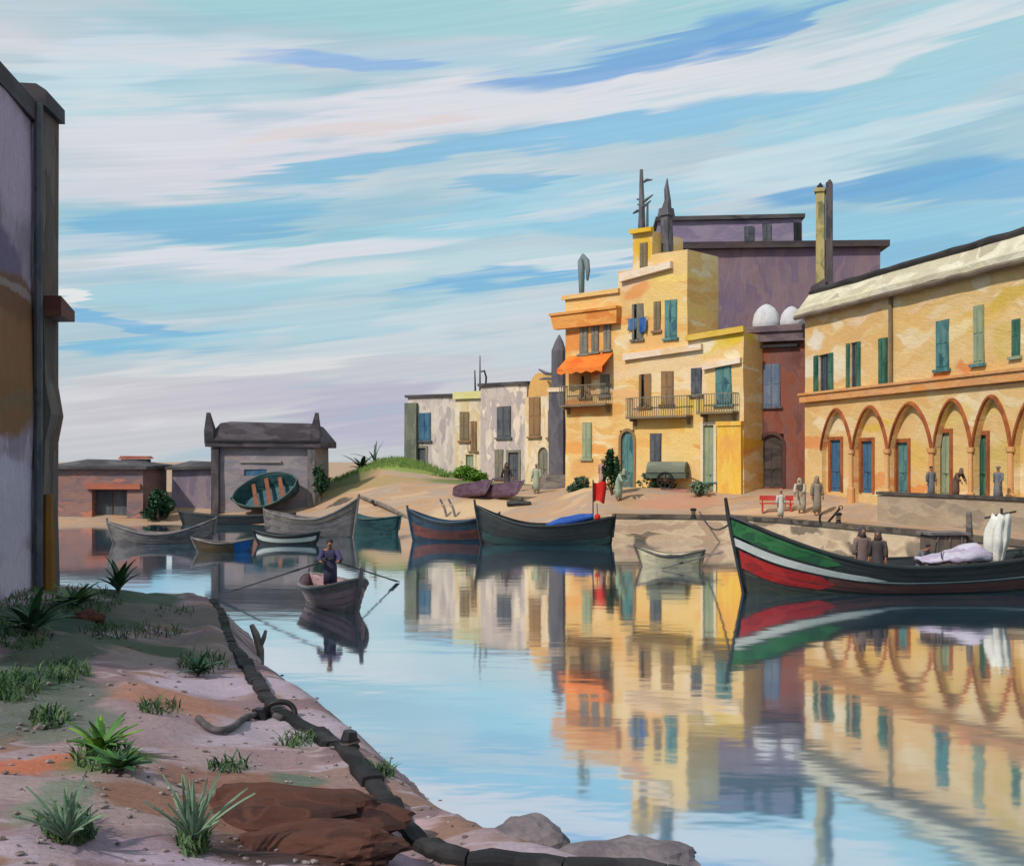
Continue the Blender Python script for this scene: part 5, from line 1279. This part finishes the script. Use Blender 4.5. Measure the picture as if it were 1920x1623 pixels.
MB().tube([(.09*math.cos(2*PI*i/12), 0, 1.2+.09*math.sin(2*PI*i/12)) for i in range(13)], .02, 6).build('ring', IRON, ac)
for px, py, lb in ((1572, 982, 'small black iron bollard on the quay right of the anchor'), (1300, 972, 'dark iron bollard at the quay edge midway between the red flag and the bow')):
    p = on(px, py, 1.3); bl = thing('bollard', lb, 'bollard', p)
    MB().rings([[(r_*math.cos(a), r_*math.sin(a), z) for a in [2*PI*i/12 for i in range(12)]] for z, r_ in ((0, .16), (.05, .15), (.12, .1), (.35, .09), (.4, .15), (.46, .16), (.5, .08))]).build('post', IRON, bl, smooth=False)
    MB().tube([(.11*math.cos(i*.8), .11*math.sin(i*.8), .16+.012*i) for i in range(16)], .018, 6).build('rope_turns', SAND, bl)
# hand cart before the yellow house
p = gp(1252, 916)
ct = thing('hand_cart', 'dark green two-wheeled cart with a canvas hood before the yellow house', 'cart', p, math.radians(-25))
CG = brush('cart_green', [(70, 84, 74), (92, 102, 90), (58, 66, 62)], .4, 'h', .7, .4, k=.9)
MB().box(-1.2, 1.2, -.45, .45, .62, .95).build('bed', CG, ct)
MB().rings([[(x, .5*math.cos(a), .953+.62*math.sin(a)) for a in [PI*i/10 for i in range(11)]] for x in (-1.15, -.4, .4, 1.15)], cap=True, closed=True).build('hood', brush('cart_canvas', [(104, 110, 98), (128, 132, 116)], .5, 'h', .85, .4, k=.9), ct)
for y in (-.52, .52):
    wh = MB(); 
    for i in range(8): wh.tube([(.05*math.cos(i*PI/4), y, .5+.05*math.sin(i*PI/4)), (.46*math.cos(i*PI/4), y, .5+.46*math.sin(i*PI/4))], .022, 5)
    wo = wh.tube([(0, y-.06, .5), (0, y+.06, .5)], .08, 8).build('wheel', DARKWOOD, ct)
    MB().tube([(.47*math.cos(2*PI*i/20), y, .5+.47*math.sin(2*PI*i/20)) for i in range(21)], .045, 6).build('tyre', IRON, wo)
MB().tube([(1.2, -.3, .75), (2.3, -.25, .3)], .04, 6).tube([(1.2, .3, .75), (2.3, .25, .3)], .04, 6).build('shafts', DARKWOOD, ct)
p = gp(1326, 918)
bn = thing('bench', 'long dark teal bench against the yellow house beside its golden pier', 'bench', (p.x, p.y-.2, p.z), fy.th)
MB().box(-.9, .9, -.25, .25, .4, .46).build('seat', TEAL, bn)
for x in (-.75, .75): MB().box(x-.05, x+.05, -.2, .2, -.2, .397).build('leg', DARKWOOD, bn)

# ================================================================== PLANTS
def leaf_m(name, cols, k=.8): return brush(name, cols, .25, 'o', .6, .2, k=k)
LF_D = leaf_m('dark_leaf', [(26, 60, 36), (44, 84, 50), (20, 48, 34)]); LF_M = leaf_m('mid_leaf', [(58, 104, 46), (84, 128, 58), (44, 86, 44)]); LF_B = leaf_m('bright_leaf', [(96, 146, 44), (124, 164, 58), (70, 124, 40)])
LF_S = leaf_m('sage_leaf', [(100, 130, 108), (128, 152, 124), (84, 112, 96)]); LF_T = leaf_m('teal_leaf', [(52, 88, 70), (78, 110, 88), (42, 72, 62)])
BARK = brush('bark', [(74, 58, 48), (98, 80, 66)], .3, 'v', .9, .5, k=.9)
def foliage(n, c, r, size, seed, cut=.35):
    rnd = random.Random(seed); b = MB(); k = 0
    clumps = [(Vector((rnd.gauss(0, .45), rnd.gauss(0, .45), rnd.gauss(0, .45))), rnd.uniform(.35, .6)) for _ in range(9)]
    while k < n:
        cc, cr = rnd.choice(clumps)
        d_ = Vector((rnd.gauss(0, 1), rnd.gauss(0, 1), rnd.gauss(0, 1))).normalized()*cr*rnd.uniform(.6, 1.0)
        q_ = cc+d_
        if q_.length > 1.08: continue
        p_ = Vector((c[0]+q_.x*r[0], c[1]+q_.y*r[1], c[2]+q_.z*r[2]))
        u = Vector((rnd.gauss(0, 1), rnd.gauss(0, 1), rnd.gauss(0, .8))).normalized(); v_ = u.cross(Vector((rnd.gauss(0, 1), rnd.gauss(0, 1), rnd.gauss(0, 1)))).normalized()
        s_ = size*rnd.uniform(.6, 1.3)
        b.add([p_-u*s_, p_+v_*s_*.42+u*.1*s_, p_+u*s_, p_-v_*s_*.42+u*.1*s_], [(0, 1, 2, 3)]); k += 1
    return b
def shrub(name, label, cat, loc, r, h0, mat, n=900, size=.16, seed=1, group=None):
    t_ = thing(name, label, cat, loc, 0, group)
    MB().tube([(0, 0, -.3), (.05, 0, h0*.6), (0, .05, h0+r[2]*.6)], [.12*r[0]+.04, .09*r[0]+.03, .03], 7).tube([(.02, 0, h0*.5), (r[0]*.5, .1, h0+r[2]*.4)], [.06, .02], 5).tube([(.02, 0, h0*.6), (-r[0]*.5, -.1, h0+r[2]*.5)], [.06, .02], 5).build('trunk', BARK, t_)
    foliage(n, (0, 0, h0+r[2]*.85), r, size, seed).build('crown', mat, t_)
    return t_
p = on(296, 950, 2.0); shrub('bush', 'round dark green bush between the pink boat store and the mauve shed', 'bush', ((296-960)/F*71.5, 71.5, gz(-23, 71.5)-.1), (1.1, .9, 1.05), .25, LF_D, 1900, .17, 3)
p = at(600, 905, 72.5); shrub('bush', 'dark green bush against the right wall of the boat house', 'bush', (p.x, p.y, 1.7), (.6, .6, 1.0), .3, LF_D, 800, .15, 4)
p = at(1146, 905, 62.5); shrub('cypress', 'slim dark green cypress before the yellow house, left of the teal door', 'tree', (p.x, p.y, 2.1), (.46, .46, 1.25), .2, LF_D, 1200, .13, 5)
p = at(1252, 905, 62.6); shrub('hedge', 'low grey-green hedge under the ground floor window of the yellow house', 'hedge', (p.x+.2, p.y+2.2, 2.0), (1.7, .5, .75), .1, LF_T, 1500, .13, 6)
p = at(1340, 905, 60.8); shrub('bush', 'small teal-green bush at the foot of the sage door', 'bush', (p.x-.8, p.y+.4, 2.0), (.7, .4, .5), .1, LF_S, 600, .12, 7)
p = at(1082, 905, 65); shrub('bush', 'scraggy olive bush at the left corner of the yellow house', 'bush', (p.x, p.y+1.5, 2.0), (.8, .6, .6), .15, LF_T, 700, .14, 8)
p = at(895, 890, 77.5); shrub('bush', 'bright yellow-green bush at the foot of the narrow cream house', 'bush', (p.x-.3, p.y, 2.2), (1.4, .8, .8), .1, LF_B, 1500, .15, 9)
p = at(850, 892, 77.5); shrub('hedge', 'dark low hedge before the flat grey house with the blue window', 'hedge', (p.x-.9, p.y+.5, 2.2), (2.0, .6, .45), .1, LF_M, 1200, .13, 10)
def agave(name, label, loc, n, ln, wd, mat, rz=0, up=.9, seed=1, cat='plant', curl=.5, arc=(0, 2*PI)):
    """plant of big separate leaves"""
    t_ = thing(name, label, cat, loc, rz); rnd = random.Random(seed)
    MB().tube([(0, 0, -.15), (0, 0, ln*.12)], [wd*.6, wd*.35], 7).build('stem', BARK, t_)
    for i in range(n):
        a = arc[0]+(arc[1]-arc[0])*(i+rnd.uniform(-.3, .3))/n; l = ln*rnd.uniform(.5, 1.15); e0 = up*rnd.uniform(.4, 1.2); m_ = MB(); rr = []
        dx, dy = math.cos(a), math.sin(a); x = z = 0; th = e0*PI/2*.95
        for j in range(8):
            t = j/7; w_ = wd*math.sin(PI*(.12+.86*t))**.8*(1-.25*t)
            s_ = Vector((-dy, dx, 0))*w_; c_ = Vector((dx*x, dy*x, ln*.08+z)); up_ = Vector((-dx*math.sin(th), -dy*math.sin(th), math.cos(th)))
            rr.append([c_-s_, c_-up_*w_*.35, c_+s_, c_+up_*.012])
            x += l/7*math.cos(th); z += l/7*math.sin(th); th -= curl*1.6/7
        m_.rings(rr).build('leaf', mat if not isinstance(mat, (list, tuple)) else rnd.choice(mat), t_, smooth=False)
    return t_
p = at(668, 862, 79); hz_ = 2.5+hill(p.x, p.y)
agave('agave', 'dark spiky agave on the green hill right of the boat house', (p.x, 82, gz(p.x, 82)-.1), 10, 1.7, .2, LF_D, 0, .75, 2)
p = at(700, 862, 79.6); agave('agave', 'tall thin agave with upright leaves behind the spiky one on the green hill', (p.x-.3, 83, gz(p.x-.3, 83)-.1), 6, 1.9, .12, LF_T, 0, 1.0, 5)
# --- big leaves on the near bank
def bk(px, py):
    z = 1.3
    for _ in range(6):
        p_ = on(px, py, z); z = bank_z(p_.x, p_.y)
    return p_
agave('broadleaf_plant', 'dark green plant with two broad upright leaves on the crest of the bank', bk(222, 1112), 15, .75, .085, (LF_D, LF_D, LF_T), 0, .95, 3)
agave('broadleaf_plant', 'small dark green leafy clump close to the kerb', bk(372, 1268), 28, .42, .05, (LF_D, LF_T), 0, .85, 4)
agave('broadleaf_plant', 'bright green broad-leaved plant low on the near bank', bk(190, 1418), 30, .42, .045, (LF_B, LF_M, LF_M), 0, .85, 6)
agave('broadleaf_plant', 'dark leaved plant just below the bright green one', bk(225, 1450), 24, .34, .045, (LF_D, LF_M), 0, .7, 7)
agave('reed_plant', 'pale sage reeds with stiff upright blades at the bottom of the bank', bk(362, 1588), 34, .5, .022, LF_S, 0, 1.08, 8, curl=.22)
agave('reed_plant', 'soft grey-green reeds in the lower left corner', bk(125, 1585), 34, .42, .02, LF_S, 0, 1.05, 9, curl=.28)
agave('broadleaf_plant', 'low olive plant beside the corner of the tall lilac house', bk(140, 1140), 22, .6, .08, (LF_M, LF_D), 0, .8, 10)
agave('broadleaf_plant', 'dark spreading plant in the grass below the tall lilac house', bk(60, 1190), 26, .7, .08, (LF_D, LF_T), 0, .8, 12)
# grass
rnd = random.Random(5); gb = MB(); cnt = 0
zones = [(110,1130,120,30,1.0),(40,1190,60,30,.9),(30,1290,50,30,.7),(120,1260,50,22,.6),(250,1185,100,14,.6),(90,1350,40,18,.5),(250,1095,110,12,.7),(380,1245,46,20,.6),(200,1425,60,26,.5),(560,1392,40,10,.3),(130,1560,50,30,.4),(362,1580,30,30,.4),(320,1150,50,10,.35),(720,1450,24,10,.3),(300,1330,40,12,.3),(430,1440,40,10,.2)]
for cx, cy, rx, ry, den in zones:
    for _ in range(int(1500*den*(rx*ry)/(130*46)*.9)+60):
        a, q_ = rnd.uniform(0, 2*PI), math.sqrt(rnd.random())
        p_ = bk(cx+rx*q_*math.cos(a), cy+ry*q_*math.sin(a))
        if sdf(p_.x, p_.y) < .9: continue
        h_ = rnd.uniform(.06, .2); d_ = Vector((rnd.gauss(0, .5), rnd.gauss(0, .5), 1)).normalized()*h_; s_ = Vector((rnd.gauss(0, 1), rnd.gauss(0, 1), 0)).normalized()*.012
        gb.add([p_-s_, p_+s_, p_+d_*.6+s_*.7, p_+d_+Vector((d_.x, d_.y, -.02))*.6, p_+d_*.6-s_*.7], [(0, 1, 2, 4), (4, 2, 3)])
g_ = gb.build('grass', leaf_m('grass_blade', [(44, 84, 50), (76, 108, 62), (96, 118, 80), (36, 70, 46)]), kind='stuff')
rnd = random.Random(8); gb = MB()
for _ in range(3600):
    X, Y = rnd.gauss(-8.6, 3.0), rnd.uniform(79, 87)
    z_ = gz(X, Y); h_ = rnd.uniform(.15, .4)
    if abs(X+8.8) > 7: continue
    s_ = .05; dx = rnd.gauss(0, .1)
    gb.add([(X-s_, Y, z_-.1), (X+s_, Y, z_-.1), (X+dx, Y+.05, z_+h_)], [(0, 1, 2)])
gb.build('hill_grass', leaf_m('hill_grass_blade', [(84, 116, 52), (110, 140, 62), (128, 150, 70), (70, 98, 54)]), kind='stuff')

# small stones strewn over the bank
rnd = random.Random(21); gb = MB()
for _ in range(700):
    p_ = bk(rnd.uniform(0, 900), rnd.uniform(1110, 1623))
    if not .3 < sdf(p_.x, p_.y) < 30: continue
    r_ = rnd.uniform(.008, .03)*(2 if rnd.random() < .06 else 1)
    o_ = len(gb.v); gb.blob((p_.x, p_.y, p_.z+r_*.2), (r_*rnd.uniform(.8, 1.5), r_, r_*.6), rnd.random()*9, .15, 1)
gb.build('gravel', brush('gravel_stone', [(120, 106, 104), (160, 146, 144), (96, 80, 76), (178, 166, 170)], .06, 'o', .9, .3), kind='stuff')
# rocks
ROCKM = brush('lilac_grey_rock', [(112, 102, 110), (138, 126, 130), (90, 82, 90)], .4, 'o', .9, .7); ROCKB = brush('red_brown_rock', [(92, 56, 48), (116, 74, 62), (66, 44, 44)], .3, 'gx', .95, .9, k=.55); ROCKD = brush('dark_wet_rock', [(50, 46, 50), (76, 70, 74)], .4, 'o', .7, .7, k=1)
def rock(label, px, py, r, mat, seed, z=None):
    p_ = bk(px, py) if z is None else on(px, py, z)
    b_ = MB().blob((0, 0, 0), (1, 1, 1), seed, .13, 4); vv = []
    for v in b_.v:
        q_ = Vector(v); o_ = Vector((seed*2.1, seed, 0))
        c_ = mnoise.cell(q_*2.2+o_+mnoise.noise_vector(q_*2)*.4)*.05
        f_ = 1+c_+.10*abs(mnoise.noise(q_*3.1+o_))+.05*mnoise.noise(q_*8+o_)+.025*mnoise.noise(q_*19+o_)
        vv.append((q_.x*r[0]*f_, q_.y*r[1]*f_, q_.z*r[2]*f_))
    b_.v = vv
    t_ = tag(b_.build('rock', mat), label, 'rock'); t_.location = (p_.x, p_.y, p_.z+r[2]*.15); return t_
rock('long red-brown rock lying across the bottom of the bank', 545, 1545, (.95, .42, .26), ROCKB, 3)
rock('darker brown rock low in front of the long red-brown one', 610, 1592, (.6, .3, .16), ROCKB, 9)
rock('rounded lilac-grey boulder at the water edge, end of the kerb', 985, 1606, (.42, .4, .3), ROCKM, 5, .35)
rock('flatter lilac-grey boulder right of the rounded one at the bottom edge', 1180, 1622, (.6, .36, .2), ROCKM, 8, .4)
rock('small reddish stone in the grass near the lilac house', 165, 1165, (.3, .2, .18), ROCKB, 14)
# mooring ring, rope, posts at the kerb
p = bk(522, 1345)
mr = thing('mooring_ring', 'thick black iron mooring ring standing up from the kerb stones', 'mooring ring', p, math.radians(-15))
MB().tube([(.02+.2*math.cos(a), .05*math.sin(a*2), .0+.2*math.sin(a)) for a in [-.5+ (PI+1.0)*i/16 for i in range(17)]], .035, 8).build('ring', IRON, mr, smooth=True)
MB().box(-.32, -.14, -.07, .07, -.1, .1).build('plate', IRON, mr)
pr = [bk(*q_) for q_ in ((372,1352),(395,1372),(430,1372),(462,1350),(500,1342),(528,1352))]
tag(MB().tube([q_+Vector((0, 0, .04)) for q_ in catmull(pr, 6)], .038, 8).build('mooring_rope', brush('grey_rope', [(70, 66, 70), (100, 94, 94)], .15, 'o', .9, .6, k=1), smooth=True), 'grey rope lying in a curve on the earth left of the mooring ring', 'rope')
p = bk(655, 1405); st_ = thing('mooring_post', 'short black mooring post stump on the lower part of the kerb', 'post', p)
MB().tube([(0, 0, -.2), (0, 0, .12), (.01, 0, .2)], [.1, .09, .07], 8).build('stump', IRON, st_); MB().tube([(.1*math.cos(i*.8), .1*math.sin(i*.8), .03+.008*i) for i in range(12)], .018, 6).build('rope_turns', DARKWOOD, st_)
p = on(488, 1222, .1); st_ = thing('mooring_stake', 'leaning grey wooden stake in the water beside the kerb', 'stake', p)
MB().tube([(.02, 0, -.5), (.0, 0, .05), (-.1, .05, .35), (-.2, .08, .55)], [.07, .08, .08, .05], 8).build('post', GREYB, st_); MB().tube([(.0, 0, .08), (.08, -.03, .3), (.12, -.02, .45)], [.04, .05, .03], 7).build('branch', GREYB, st_)
